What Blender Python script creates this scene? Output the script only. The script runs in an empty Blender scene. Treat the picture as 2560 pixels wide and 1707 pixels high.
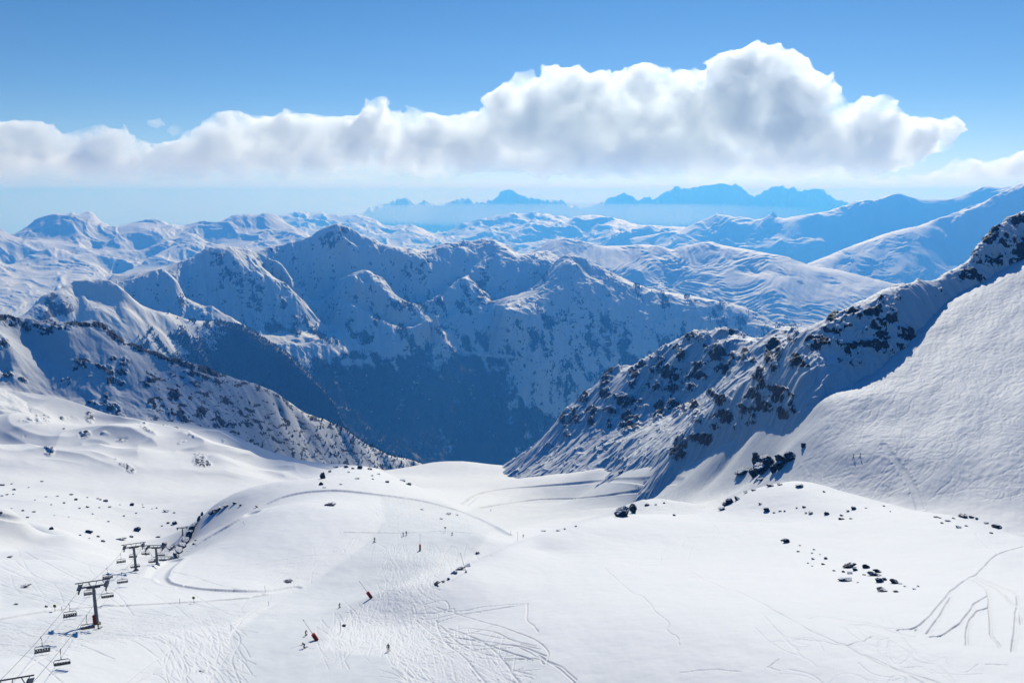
import bpy, math, random
import numpy as np
from mathutils import Vector, Matrix

# ------------------------------------------------------------------ camera, sky, sun, exposure
S = bpy.context.scene
COL = S.collection
R = math.radians
F_PX, CX, CY, PITCH = 2000.0, 1280.0, 853.5, R(10.56)      # lens read from the 2560 px wide photograph
cam_d = bpy.data.cameras.new('camera')
cam = bpy.data.objects.new('camera', cam_d)
COL.objects.link(cam)
cam_d.sensor_width = 36.0
cam_d.lens = 36.0 * F_PX / 2560.0
cam_d.clip_start, cam_d.clip_end = 1.0, 400000.0
cam.location = (0, 0, 0)
cam.rotation_euler = (R(90) - PITCH, 0, 0)
S.camera = cam

SUN_EL, SUN_AZ = R(33), R(14)                                # azimuth: clockwise from the view direction
W = bpy.data.worlds.new('World')
S.world = W
W.use_nodes = True
wn = W.node_tree
sky = wn.nodes.new('ShaderNodeTexSky')
sky.sky_type = 'NISHITA'
sky.sun_disc = False
sky.sun_elevation, sky.sun_rotation = SUN_EL, SUN_AZ
sky.altitude, sky.air_density, sky.dust_density, sky.ozone_density = 2600, 1.0, 0.6, 2.0
wn.nodes['Background'].inputs['Strength'].default_value = 0.1
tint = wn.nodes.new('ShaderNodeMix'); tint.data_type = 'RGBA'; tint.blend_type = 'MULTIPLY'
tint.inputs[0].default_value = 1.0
geo = wn.nodes.new('ShaderNodeTexCoord')
sep = wn.nodes.new('ShaderNodeSeparateXYZ'); wn.links.new(geo.outputs['Generated'], sep.inputs[0])
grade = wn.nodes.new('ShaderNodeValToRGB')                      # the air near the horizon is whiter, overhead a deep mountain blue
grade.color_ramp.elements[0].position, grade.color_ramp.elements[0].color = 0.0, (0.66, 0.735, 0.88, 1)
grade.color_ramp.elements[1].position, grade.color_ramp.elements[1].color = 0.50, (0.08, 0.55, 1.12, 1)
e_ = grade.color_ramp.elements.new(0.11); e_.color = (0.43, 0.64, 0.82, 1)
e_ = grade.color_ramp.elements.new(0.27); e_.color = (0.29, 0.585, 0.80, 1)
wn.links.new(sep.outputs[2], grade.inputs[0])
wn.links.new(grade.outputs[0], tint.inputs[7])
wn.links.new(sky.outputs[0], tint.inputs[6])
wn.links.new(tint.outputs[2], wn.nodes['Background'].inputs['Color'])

sun_d = bpy.data.lights.new('sun', 'SUN')
sun_d.energy, sun_d.angle, sun_d.color = 3.5, R(0.5), (0.985, 0.955, 0.83)
sun = bpy.data.objects.new('sun', sun_d)
COL.objects.link(sun)
SDIR = Vector((math.sin(SUN_AZ) * math.cos(SUN_EL), math.cos(SUN_AZ) * math.cos(SUN_EL), math.sin(SUN_EL)))
sun.rotation_euler = SDIR.to_track_quat('Z', 'Y').to_euler()

S.view_settings.view_transform = 'Standard'
S.view_settings.look = 'None'
S.view_settings.exposure = 0.06
S.view_settings.gamma = 1.0
S.cycles.volume_bounces = 24
S.cycles.max_bounces = 32
S.cycles.diffuse_bounces = 0
S.cycles.use_denoising = True
S.cycles.sample_clamp_indirect = 4.0

Q = 1.0                                                      # mesh resolution factor
rng = np.random.default_rng(7)
random.seed(7)

# ------------------------------------------------------------------ helpers: rays, noise, interpolation
cp, sp = math.cos(PITCH), math.sin(PITCH)

def ray(px, py):
    """azimuth and rise-over-run of the sight line through a photo pixel"""
    x = (np.asarray(px, float) - CX) / F_PX
    y = (CY - np.asarray(py, float)) / F_PX
    fy = cp + y * sp
    fz = -sp + y * cp
    return np.arctan2(x, fy), fz / np.hypot(x, fy)

def project(az, t):
    dx, dy, dz = np.sin(az), np.cos(az), t
    zc = dy * cp - dz * sp
    yc = dy * sp + dz * cp
    return CX + F_PX * dx / zc, CY - F_PX * yc / zc

def at(px, py, d):
    a, t = ray(px, py)
    return Vector((d * math.sin(a), d * math.cos(a), d * t))

def hash2(ix, iy, seed):
    h = (ix.astype(np.int64) * 374761393 + iy.astype(np.int64) * 668265263 + seed * 1442695041) & 0x7fffffff
    h = ((h ^ (h >> 13)) * 1274126177) & 0x7fffffff
    return (h ^ (h >> 16)) & 0xffff

def perlin(x, y, seed=0):
    x = np.asarray(x, np.float64); y = np.asarray(y, np.float64)
    xi = np.floor(x); yi = np.floor(y)
    fx = (x - xi).astype(np.float32); fy = (y - yi).astype(np.float32)
    xi = xi.astype(np.int64); yi = yi.astype(np.int64)
    u = fx * fx * fx * (fx * (fx * 6 - 15) + 10); v = fy * fy * fy * (fy * (fy * 6 - 15) + 10)
    def g(ix, iy, dx, dy):
        a = hash2(ix, iy, seed).astype(np.float32) * np.float32(2 * math.pi / 65536)
        return np.cos(a) * dx + np.sin(a) * dy
    n00 = g(xi, yi, fx, fy); n10 = g(xi + 1, yi, fx - 1, fy)
    n01 = g(xi, yi + 1, fx, fy - 1); n11 = g(xi + 1, yi + 1, fx - 1, fy - 1)
    return ((n00 * (1 - u) + n10 * u) * (1 - v) + (n01 * (1 - u) + n11 * u) * v) * 1.5

def fbm(x, y, octv=5, seed=0, gain=0.5, lac=2.03):
    s = 0; a = 1.0
    for k in range(octv):
        s = s + a * perlin(x, y, seed + k * 17); a *= gain; x = x * lac + 3.1; y = y * lac + 1.7
    return s

def ridged(x, y, octv=6, seed=0, gain=0.5, lac=2.03):
    """zero-centred ridged multifractal"""
    s = 0; a = 1.0; w = 1.0
    for k in range(octv):
        n = 1 - np.abs(perlin(x, y, seed + k * 17)); n = n * n * w
        s = s + a * (n - 0.45); w = np.clip(n * 1.6, 0.15, 1); a *= gain; x = x * lac + 5.3; y = y * lac + 2.9
    return s

def smooth(a, b, x):
    t = np.clip((x - a) / (b - a), 0, 1)
    return t * t * (3 - 2 * t)

def resample(pts, step):
    """photo strokes (px, py, distance) to evenly spaced (azimuth, ln d, t)"""
    p = np.array(pts, float)
    a, t = ray(p[:, 0], p[:, 1])
    q = np.stack([a, np.log(p[:, 2]), t], 1)
    if len(q) == 1: return q
    seg = np.hypot(np.diff(q[:, 0]), np.diff(q[:, 1])) + np.abs(np.diff(q[:, 2])) * 0.5
    s = np.concatenate([[0], np.cumsum(seg)])
    n = max(2, int(math.ceil(s[-1] / step)) + 1)
    k = np.linspace(0, s[-1], n)
    return np.stack([np.interp(k, s, q[:, i]) for i in range(3)], 1)

def controls(strokes, step):
    out = []
    for st in strokes:
        mode, pts = st[0], st[1]
        q = resample(pts, step if mode != 'p' else 9)
        if mode == 'p':
            p = np.array(pts, float); a, t = ray(p[:, 0], p[:, 1]); q = np.stack([a, np.log(p[:, 2]), t], 1)
        out.append(q)
        if mode == 'r':                                     # a skyline: the ground falls away behind it
            du, slope = (st[2], st[3]) if len(st) > 3 else (0.05, 0.6)
            b = q.copy()
            d = np.exp(b[:, 1]); d2 = d * math.exp(du)
            b[:, 2] = (b[:, 2] * d - slope * (d2 - d)) / d2; b[:, 1] += du
            out.append(b[::2])
    q = np.concatenate(out)
    _, ix = np.unique(np.round(q[:, :2] * 700).astype(int), axis=0, return_index=True)
    return q[np.sort(ix)]

def squeeze(strokes, d0, g):
    """draws the strokes' distances together about d0: steeper faces on the same sight lines"""
    return [(s[0], [(x, y, d0 * (d / d0) ** g) for x, y, d in s[1]], *((s[2] * g * 0.6, s[3] * 1.2) if len(s) > 3 else ())) for s in strokes]

def inside_distance(px, py, poly):
    """signed distance (positive inside) to a closed outline"""
    P = np.array(poly, float); best = np.full(px.shape, 1e9); odd = np.zeros(px.shape, bool)
    for a, b in zip(P, np.roll(P, -1, 0)):
        e = b - a; L2 = max(1e-9, e @ e)
        h = np.clip(((px - a[0]) * e[0] + (py - a[1]) * e[1]) / L2, 0, 1)
        best = np.minimum(best, (px - a[0] - h * e[0]) ** 2 + (py - a[1] - h * e[1]) ** 2)
        c = (a[1] > py) != (b[1] > py)
        if a[1] != b[1]: odd ^= c & (px < (b[0] - a[0]) * (py - a[1]) / (b[1] - a[1]) + a[0])
    d = np.sqrt(best)
    return np.where(odd, d, -d)

class Field:
    """t(azimuth, ln distance) interpolated through the strokes"""
    def __init__(self, strokes, kern, step=0.014, reg=0.0):
        self.c = q = controls(strokes, step)
        self.kern = kern
        n = len(q)
        D = self.k(q[:, None, 0] - q[None, :, 0], q[:, None, 1] - q[None, :, 1])
        D[np.diag_indices(n)] += reg
        P = np.stack([np.ones(n), q[:, 0], q[:, 1]], 1)
        M = np.zeros((n + 3, n + 3)); M[:n, :n] = D; M[:n, n:] = P; M[n:, :n] = P.T
        self.w = np.linalg.lstsq(M, np.concatenate([q[:, 2], np.zeros(3)]), rcond=1e-12)[0]
    def k(self, da, du):
        r2 = da * da + du * du
        if self.kern == 'lin': return np.sqrt(r2 + 1e-7)
        return 0.5 * r2 * np.log(r2 + 1e-9)
    def __call__(self, A, U):
        a = A.ravel().astype(np.float32); u = U.ravel().astype(np.float32)
        out = np.empty(len(a))
        q = self.c.astype(np.float32); w = self.w.astype(np.float32 if self.kern == 'lin' else np.float64)
        n = len(q); ch = max(1, int(4e6 / n))
        for i in range(0, len(a), ch):
            x = a[i:i + ch]; y = u[i:i + ch]
            K = self.k(x[:, None] - q[None, :, 0], y[:, None] - q[None, :, 1])
            out[i:i + ch] = K @ w[:n] + w[n] + w[n + 1] * x + w[n + 2] * y
        return out.reshape(A.shape)

def upsample(C, ca, cu, a, u):
    """bilinear lookup of a coarse grid C[u, a]"""
    fa = (a - ca[0]) / (ca[1] - ca[0]); fu = (u - cu[0]) / (cu[1] - cu[0])
    ia = np.clip(np.floor(fa).astype(int), 0, len(ca) - 2); iu = np.clip(np.floor(fu).astype(int), 0, len(cu) - 2)
    fa = np.clip(fa - ia, 0, 1); fu = np.clip(fu - iu, 0, 1)
    return (C[iu, ia] * (1 - fa) + C[iu, ia + 1] * fa) * (1 - fu) + (C[iu + 1, ia] * (1 - fa) + C[iu + 1, ia + 1] * fa) * fu

class Sheet:
    """a piece of terrain on a grid of azimuth x ln(distance)"""
    def __init__(self, field, az0, az1, d0, d1, per_rad, per_u, coarse=0.5):
        self.a = np.linspace(R(az0), R(az1), max(8, int((R(az1) - R(az0)) * per_rad * Q)))
        self.u = np.linspace(math.log(d0), math.log(d1), max(8, int((math.log(d1) - math.log(d0)) * per_u * Q)))
        ca = np.linspace(self.a[0], self.a[-1], max(6, int(len(self.a) * coarse)))
        cu = np.linspace(self.u[0], self.u[-1], max(6, int(len(self.u) * coarse)))
        CA, CU = np.meshgrid(ca, cu)
        C = field(CA, CU)
        self.A, self.U = np.meshgrid(self.a, self.u)
        self.D = np.exp(self.U)
        self.T = upsample(C, ca, cu, self.A, self.U)
        self.Z = self.T * self.D
        self.attr = {}
    def pix(self):
        return project(self.A, self.Z / self.D)
    def slope(self):
        du = np.gradient(self.Z, self.u, axis=0) / self.D; da = np.gradient(self.Z, self.a, axis=1) / self.D
        return np.hypot(du, da)
    def ground(self, px, py, d):
        a, _ = ray(px, py)
        return upsample(self.Z, self.a, self.u, np.array([float(a)]), np.array([math.log(d)]))[0]
    def height(self, x, y):
        a = math.atan2(x, y); u = math.log(math.hypot(x, y))
        return float(upsample(self.Z, self.a, self.u, np.array([a]), np.array([u]))[0])
    def hit(self, px, py):
        """where the sight line through a photo pixel first meets this sheet"""
        a, t = ray(px, py)
        z = upsample(self.Z, self.a, self.u, np.full(len(self.u), float(a)), self.u)
        d = np.exp(self.u); over = np.nonzero(z >= t * d)[0]
        k = over[0] if len(over) else len(d) - 1
        if k > 0:
            e0 = t * d[k - 1] - z[k - 1]; e1 = z[k] - t * d[k]
            f = e0 / (e0 + e1) if e0 + e1 > 0 else 1
            dd = d[k - 1] + (d[k] - d[k - 1]) * f
        else: dd = d[0]
        return Vector((dd * math.sin(a), dd * math.cos(a), float(upsample(self.Z, self.a, self.u, np.array([float(a)]), np.array([math.log(dd)]))[0])))
    def mesh(self, name, mat, cut=None):
        nu, na = self.A.shape
        co = np.stack([self.D * np.sin(self.A), self.D * np.cos(self.A), self.Z], -1).reshape(-1, 3).astype(np.float32)
        idx = np.arange(nu * na, dtype=np.int32).reshape(nu, na)
        q = np.stack([idx[:-1, :-1], idx[:-1, 1:], idx[1:, 1:], idx[1:, :-1]], -1).reshape(-1, 4)
        if cut is not None:
            keep = ~cut
            keep = keep[:-1, :-1] | keep[:-1, 1:] | keep[1:, 1:] | keep[1:, :-1]
            q = q[keep.ravel()]
            used = np.zeros(nu * na, bool); used[q.ravel()] = True
            remap = np.cumsum(used) - 1
            co = co[used]; q = remap[q].astype(np.int32)
        else: used = None
        me = bpy.data.meshes.new(name)
        me.vertices.add(len(co)); me.vertices.foreach_set('co', co.ravel())
        me.loops.add(q.size); me.loops.foreach_set('vertex_index', q.ravel())
        me.polygons.add(len(q)); me.polygons.foreach_set('loop_start', np.arange(0, q.size, 4, dtype=np.int32))
        me.polygons.foreach_set('loop_total', np.full(len(q), 4, np.int32))
        me.update(calc_edges=True)
        me.shade_smooth()
        for k, v in self.attr.items():
            at_ = me.attributes.new(k, 'FLOAT', 'POINT')
            v = v.ravel().astype(np.float32)
            at_.data.foreach_set('value', v[used] if used is not None else v)
        me.materials.append(mat)
        o = bpy.data.objects.new(name, me); COL.objects.link(o)
        o['kind'] = 'structure'
        return o

# ------------------------------------------------------------------ materials
def nodes(name):
    m = bpy.data.materials.new(name); m.use_nodes = True
    return m, m.node_tree.nodes, m.node_tree.links

def math_node(N, L, op, a, b=None, c=None, clamp=False):
    n = N.new('ShaderNodeMath'); n.operation = op; n.use_clamp = clamp
    for i, v in enumerate((a, b, c)):
        if v is None: continue
        if isinstance(v, (int, float)): n.inputs[i].default_value = v
        else: L.new(v, n.inputs[i])
    return n.outputs[0]

def noise_node(N, L, vec, scale, detail=4, rough=0.55, dist=0.0):
    n = N.new('ShaderNodeTexNoise'); n.inputs['Scale'].default_value = scale
    n.inputs['Detail'].default_value = detail; n.inputs['Roughness'].default_value = rough
    n.inputs['Distortion'].default_value = dist
    L.new(vec, n.inputs['Vector'])
    return n.outputs['Fac']

def ramp_fac(N, L, v, a, b):
    n = N.new('ShaderNodeMapRange'); n.interpolation_type = 'SMOOTHSTEP'
    n.inputs[1].default_value = a; n.inputs[2].default_value = b
    L.new(v, n.inputs[0]); return n.outputs[0]

def mix_col(N, L, fac, a, b):
    n = N.new('ShaderNodeMix'); n.data_type = 'RGBA'
    if isinstance(fac, (int, float)): n.inputs[0].default_value = fac
    else: L.new(fac, n.inputs[0])
    for s, v in ((6, a), (7, b)):
        if isinstance(v, tuple): n.inputs[s].default_value = (*v, 1)
        else: L.new(v, n.inputs[s])
    return n.outputs[2]

def attr_node(N, name):
    n = N.new('ShaderNodeAttribute'); n.attribute_name = name
    return n.outputs['Fac']

SNOW = (0.88, 0.88, 0.875)
def terrain_mat(name, feat, rock_col=((0.018, 0.019, 0.022), (0.065, 0.062, 0.062)), forest=False, bump=0.0, bump_scale=0.5, wobble=0.35, snow=SNOW, packed=False):
    """snow with rock (attribute) and forest (attribute); feat = size in metres of the finest breakup"""
    m, N, L = nodes(name)
    b = N['Principled BSDF']; b.inputs['Roughness'].default_value = 0.65
    b.inputs['Specular IOR Level'].default_value = 0.25
    pos = N.new('ShaderNodeNewGeometry').outputs['Position']
    n1 = noise_node(N, L, pos, 1.0 / feat, 6, 0.66, 0.4)
    n2 = noise_node(N, L, pos, 0.13 / feat, 3, 0.5)
    r = math_node(N, L, 'MULTIPLY_ADD', math_node(N, L, 'SUBTRACT', n1, 0.5), wobble * 2, attr_node(N, 'rock'))
    rm = ramp_fac(N, L, r, 0.48, 0.545)
    rc = mix_col(N, L, ramp_fac(N, L, n2, 0.35, 0.65), rock_col[0], rock_col[1])
    if packed: snow = mix_col(N, L, attr_node(N, 'packed'), snow, (0.76, 0.775, 0.785))     # rolled and skied snow is a little duller than fresh snow
    col = mix_col(N, L, rm, snow, rc)
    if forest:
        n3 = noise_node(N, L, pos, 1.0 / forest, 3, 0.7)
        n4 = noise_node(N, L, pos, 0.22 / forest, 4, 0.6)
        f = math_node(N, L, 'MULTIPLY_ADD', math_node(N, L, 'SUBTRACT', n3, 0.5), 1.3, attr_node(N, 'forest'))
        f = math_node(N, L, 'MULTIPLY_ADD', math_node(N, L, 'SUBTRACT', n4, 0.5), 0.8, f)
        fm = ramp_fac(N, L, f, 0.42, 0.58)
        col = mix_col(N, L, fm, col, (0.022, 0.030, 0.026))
    L.new(col, b.inputs['Base Color'])
    if bump:
        bp = N.new('ShaderNodeBump'); bp.inputs['Distance'].default_value = feat * bump_scale
        n5 = noise_node(N, L, pos, 1.7 / feat, 6, 0.65)
        L.new(math_node(N, L, 'MULTIPLY_ADD', rm, bump, 0.04), bp.inputs['Strength'])
        L.new(n5, bp.inputs['Height']); L.new(bp.outputs[0], b.inputs['Normal'])
    return m

def blobs(px, py, lst):
    """soft union of ellipses (px, py, rx, ry, degrees, weight) seen at their place in the photo"""
    out = np.zeros(px.shape, np.float32)
    for bx, by, rx, ry, deg, w in lst:
        c, s = math.cos(R(deg)), math.sin(R(deg))
        ext = 2.0 * max(rx, ry)
        sel = (np.abs(px - bx) < ext) & (np.abs(py - by) < ext)
        if not sel.any(): continue
        dx, dy = px[sel] - bx, py[sel] - by
        e = np.sqrt(((dx * c + dy * s) / rx) ** 2 + ((-dx * s + dy * c) / ry) ** 2)
        out[sel] = np.maximum(out[sel], w * (1 - smooth(0.55, 1.45, e)))
    return out

def slope_d(px, py):
    """distance of the right-hand slope (an 18 degree plane that flattens out to the left) on a sight line"""
    a, t = ray(px, py)
    d = 252.0 / (0.25 * np.sin(a) + 0.17 * np.cos(a) - t)
    return d * (1 + 0.55 * smooth(2060, 1600, np.asarray(px, float)))

def on_slope(pts): return [(x, y, float(slope_d(x, y))) for x, y in pts]

def on_face(pts, base, m):
    """points of a mountain face of rise m that stands on a base line (px, py, d)"""
    b = np.array(base, float); out = []
    for x, y in pts:
        yb, db = np.interp(x, b[:, 0], b[:, 1]), np.interp(x, b[:, 0], b[:, 2])
        tb, t = float(ray(x, yb)[1]), float(ray(x, y)[1])
        out.append((x, y, db * (m - tb) / (m - t)))
    return out

# ------------------------------------------------------------------ the near snow: domes, piste, basins, right-hand slope
L0 = [
 # below and in front of the frame
 ('p', [(-700,2300,90),(0,2300,88),(640,2300,86),(1280,2300,84),(1900,2300,84),(2560,2300,86),(3300,2300,90)]),
 ('p', [(-500,1760,170),(0,1707,168),(400,1707,168),(800,1707,164),(1100,1707,156),(1300,1707,150),(1600,1707,145),(1900,1707,142),(2200,1707,142),(2560,1707,146),(3100,1707,155)]),
 ('p', [(-300,1560,210),(0,1560,207),(243,1558,204),(450,1560,205),(600,1560,205),(850,1600,190),(1000,1560,203),(1100,1500,214),(1300,1560,184),(1550,1560,174),(1800,1560,170),(2050,1560,170),(2300,1560,172),(2560,1560,178),(3000,1560,190)]),
 ('p', [(0,1480,250),(200,1480,246),(420,1480,246),(600,1470,252),(848,1513,230),(925,1490,238),(1040,1450,250)]),
 ('p', [(0,1400,320),(150,1400,318),(337,1427,352),(250,1450,270),(430,1440,275),(600,1420,286),(760,1400,288),(920,1400,282),(1080,1400,278)]),
 ('p', [(430,1400,330),(520,1370,335),(650,1330,335),(800,1310,335),(935,1347,312),(1050,1372,298),(1130,1333,322),(1200,1340,312)]),
 ('p', [(600,1290,385),(720,1260,405),(850,1245,425),(950,1260,410),(1050,1280,385),(1150,1310,350)]),
 # skyline of the left knoll with the road over it
 ('r', [(400,1398,470),(440,1370,480),(480,1320,490),(520,1275,500),(560,1247,515),(640,1228,540),(740,1205,565),(805,1180,600),(850,1168,640),(900,1168,660),(960,1180,660),(1015,1205,640),(1060,1225,600),(1110,1245,550),(1170,1275,480),(1240,1310,420)], .09, .42),
 # right dome, its left edge and skyline
 ('r', [(985,1472,222),(1060,1440,234),(1150,1415,246),(1200,1398,256),(1240,1375,266),(1300,1352,280),(1340,1340,290),(1400,1320,305),(1440,1310,318),(1510,1293,338),(1545,1290,345),(1600,1288,348),(1690,1286,345),(1740,1288,342),(1800,1268,355),(1850,1235,372),(1900,1222,380),(1970,1207,388),(2000,1207,388),(2060,1215,380),(2130,1235,366),(2200,1255,354),(2300,1278,340),(2420,1300,328),(2520,1330,312),(2560,1345,306),(2800,1400,285)], .08, .52),
 ('p', [(1300,1430,240),(1500,1430,240),(1700,1430,236),(1900,1430,232),(2100,1430,228),(2300,1430,228),(2500,1430,236),(1350,1375,272),(1550,1350,290),(1750,1340,300),(1950,1330,300),(2150,1340,285),(2350,1360,270),(1900,1280,335),(2050,1290,325)]),
 # little mound with the boulder behind the dome
 ('r', [(1540,1278,420),(1570,1262,428),(1620,1248,432),(1680,1250,430),(1740,1262,420),(1790,1275,410)], .06, .4),
 # left foreground mounds
 ('r', [(-200,1310,430),(0,1300,430),(50,1303,428),(100,1322,420),(115,1335,416)], .08, .36),
 ('r', [(30,1368,398),(70,1345,410),(120,1333,415),(170,1338,415),(230,1360,410),(285,1388,400),(330,1400,395)], .08, .36),
 ('p', [(60,1420,335),(180,1370,372),(300,1420,350)]),
 ('p', [(380,1385,520),(400,1350,600)]),
 # left basin and undulating snow up to the left hill
 ('p', [(-200,1290,620),(0,1290,620),(200,1310,600),(330,1340,600),(430,1310,640)]),
 ('p', [(-200,1240,760),(0,1235,760),(200,1245,740),(400,1260,730),(470,1250,740)]),
 ('r', [(-100,1212,850),(0,1214,850),(150,1225,840),(250,1245,815),(360,1268,780)], .05, .12),
 ('p', [(0,1180,930),(200,1185,930),(420,1200,920),(560,1205,930),(640,1215,900),(700,1190,1010),(760,1165,1100),(820,1190,1050)]),
 ('r', [(-200,1140,1000),(0,1120,1020),(120,1128,1015),(250,1120,1030),(330,1130,1025),(450,1145,1010),(560,1150,1000)], .04, .30),
 ('p', [(0,1080,1110),(150,1090,1100),(300,1090,1100),(500,1120,1080),(600,1160,1040)]),
 ('r', [(-200,1060,1120),(0,1040,1140),(80,1050,1140),(160,1060,1130),(300,1058,1140),(430,1080,1140),(560,1110,1120),(640,1150,1080)], .03, .30),
 ('p', [(-100,980,1230),(0,968,1250),(60,985,1250),(110,1003,1245),(170,1014,1245),(235,1038,1240),(320,1044,1240),(420,1055,1230),(520,1078,1220),(600,1110,1200),(660,1160,1180),(740,1150,1300),(860,1160,1420),(960,1178,1430)]),
 ('p', [(0,1000,1480),(400,1080,1480),(700,1180,1500),(900,1190,1600)]),
 # middle basin and saddle
 ('p', [(1100,1215,960),(1200,1240,820),(1300,1235,860),(1430,1245,820),(1250,1290,620),(1350,1305,560),(1450,1300,540),(1500,1270,640),(1560,1255,700),(1650,1230,680),(1000,1190,1100)]),
 ('p', [(1050,1190,1180),(1200,1205,1050),(1350,1190,1000),(1500,1195,850),(1250,1185,1180)]),
 ('r', [(1000,1178,1330),(1060,1166,1340),(1121,1163,1350),(1183,1166,1340),(1215,1170,1320),(1290,1168,1260)], .05, .75),
 # right-hand slope
 ('p', [(1400,1185,950),(1500,1172,880),(1600,1155,800)] + on_slope([(1700,1180),(1700,1120),(1800,1180),(1800,1110),(1900,1180),(1900,1100),(2050,1030),(2000,1100),(2130,1138),(2200,1050),(2250,960),(2300,1000),(2300,1150),(2400,850),(2400,1000),(2430,1150),(2560,720),(2560,850),(2560,1000),(2560,1180),(2700,1000),(2900,1200),(2900,800)])),
 ('p', on_slope([(2250,890),(2330,800),(2400,735),(2500,680),(2560,645),(2800,560),(2150,960),(2050,1010),(1900,1075),(1830,1112),(1760,1145)])),
 ('p', [(x, y, d * 1.45) for x, y, d in on_slope([(2250,900),(2560,700),(2900,640),(1900,1130),(1700,1180)])]),
]
f0 = Field(L0, 'tps', step=0.03, reg=1e-5)
near = Sheet(f0, -42, 42, 72, 1700, 1080, 600)

# ------------------------------------------------------------------ left hill
LBASE = [(-400,968,1240),(0,968,1250),(60,985,1250),(110,1003,1245),(170,1014,1245),(235,1038,1240),(320,1044,1240),(420,1055,1250),(520,1078,1270),(600,1110,1300),(660,1160,1330),(740,1190,1400),(860,1190,1520),(980,1200,1650),(1086,1200,1780),(1160,1210,1850)]
LH = [
 ('r', on_face([(-400,790),(-150,775),(0,785),(50,800),(107,798),(145,802),(214,806),(245,808),(268,821),(306,850),(333,862),(383,879),(421,896),(459,906),(497,917),(543,932),(597,948),(651,965),(689,986),(727,1009),(765,1030),(804,1047),(860,1074),(908,1104),(947,1129),(1005,1146),(1051,1158),(1086,1163),(1130,1175)], LBASE, .74), .035, .75),
 ('p', on_face([(60,860),(100,900),(120,960),(150,1000),(60,830),(20,940)], LBASE, .60)),
 ('l', on_face([(-100,800),(0,830),(25,860),(38,890),(25,930),(0,960)], LBASE, .95)),
 ('l', on_face([(170,830),(215,850),(225,880),(240,910),(270,950),(290,1000),(300,1035)], LBASE, .92)),
 ('l', on_face([(310,870),(330,890),(340,915),(330,950),(300,980)], LBASE, .80)),
 ('l', on_face([(420,900),(440,930),(470,970),(500,1010)], LBASE, .74)),
 ('p', on_face([(400,930),(420,970),(440,1010),(450,1040),(530,990),(540,1040),(560,1080)], LBASE, .68)),
 ('l', on_face([(620,965),(640,1000),(650,1040),(660,1080)], LBASE, .74)),
 ('p', on_face([(700,1040),(690,1100),(680,1150),(750,1070),(760,1110),(780,1150),(860,1110),(880,1140),(880,1165),(960,1160),(960,1178),(1030,1170),(1040,1190)], LBASE, .62)),
 ('p', LBASE),
 ('p', [(x, y + 40, d * 0.955) for x, y, d in LBASE]),
 ('p', [(x, y + 130, d * 0.88) for x, y, d in LBASE]),
 ('p', [(-500,1000,2150),(0,1050,2150),(400,1100,2150),(800,1200,2250),(1100,1300,2300)]),
 ('p', [(-500,900,1700),(0,900,1700),(400,1000,1750)]),
]
fLH = Field(LH, 'lin', step=0.008)
lhill = Sheet(fLH, -44, -2.5, 1120, 2150, 1250, 1000)

# ------------------------------------------------------------------ right ridge, two crests
RBASE = on_slope([(1700,1165),(1740,1150),(1810,1115),(1900,1068),(2000,1028),(2100,980),(2200,915),(2260,870),(2330,792),(2400,730),(2480,685),(2560,645),(2800,560),(3000,500)])
def rear(pts, k=1.0): return [(x, y, d * k * (1 - 0.04 * float(smooth(1350, 1900, np.float64(x))))) for x, y, d in pts]
RR = [
 ('r', rear([(1225,1190,1230),(1290,1150,1200),(1340,1117,1175),(1368,1100,1160),(1401,1070,1145),(1405,1043,1140),(1416,1024,1135),(1447,994,1125),(1462,978,1120),(1493,967,1112),(1512,940,1105),(1523,923,1100),(1550,913,1094),(1600,917,1080),(1619,906,1074),(1654,875,1062),(1710,848,1040),(1731,833,1030),(1757,835,1020),(1784,833,1010),(1807,825,1000),(1830,829,990),(1853,839,975),(1872,850,965),(1907,846,960)], 1.07), .045, .8),
 ('r', [(1890,858,840),(1937,825,845),(1968,818,850),(1995,823,845),(2030,835,840)], .04, .6),
 ('r', on_face([(1705,1085),(1719,1070),(1757,1032),(1796,997),(1834,975),(1884,944),(1907,921),(1914,906),(1940,885),(1975,850),(2018,821),(2044,806),(2083,783),(2121,768),(2178,741),(2236,716),(2293,701),(2343,697),(2370,682),(2408,661),(2427,647),(2442,622),(2462,596),(2477,588),(2496,569),(2515,557),(2534,555),(2550,538),(2560,532),(2700,470),(3000,400)], RBASE, .56), .045, .7),
 ('p', rear([(1380,1130,1110),(1450,1090,1065),(1470,1040,1085),(1530,1060,1020),(1540,990,1060),(1600,1060,975),(1620,980,1035),(1680,1030,955),(1700,960,1005),(1690,900,1035),(1760,980,945),(1780,920,975),(1800,860,985),(1850,930,925),(1880,890,935),(1900,870,945)])),
 ('p', rear([(1300,1180,1140),(1400,1140,1040),(1500,1120,950),(1580,1095,900),(1640,1080,880),(1700,1040,890),(1760,1000,890)])),
 ('p', [(1650,1130,740),(1560,1150,820),(1450,1165,940),(1330,1185,1050)]),
 ('p', on_face([(1800,1040),(1860,1000),(1900,960),(1950,930),(1880,1040),(1960,1000),(2000,940),(2050,880),(2080,830),(2100,960),(2150,900),(2180,800),(2230,860),(2250,760),(2300,740),(2300,810),(2370,720),(2400,720),(2440,690),(2480,640),(2560,590),(2520,660)], RBASE, .70)),
 ('p', RBASE),
 ('p', [(x, y + 90, d * 0.965) for x, y, d in RBASE]),
 ('p', [(x, y + 330, d * 0.86) for x, y, d in RBASE]),
 ('p', [(x, y + 700, d * 0.72) for x, y, d in RBASE]),
 ('p', [(1300,1300,1500),(1600,1200,1400),(1900,1050,1300),(2200,950,1200),(2560,850,1200),(2900,800,1200)]),
 ('p', [(1500,1220,850),(1300,1240,1000),(1600,1210,740),(1400,1300,760)]),
]
fRR = Field(RR, 'lin', step=0.007)
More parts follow.
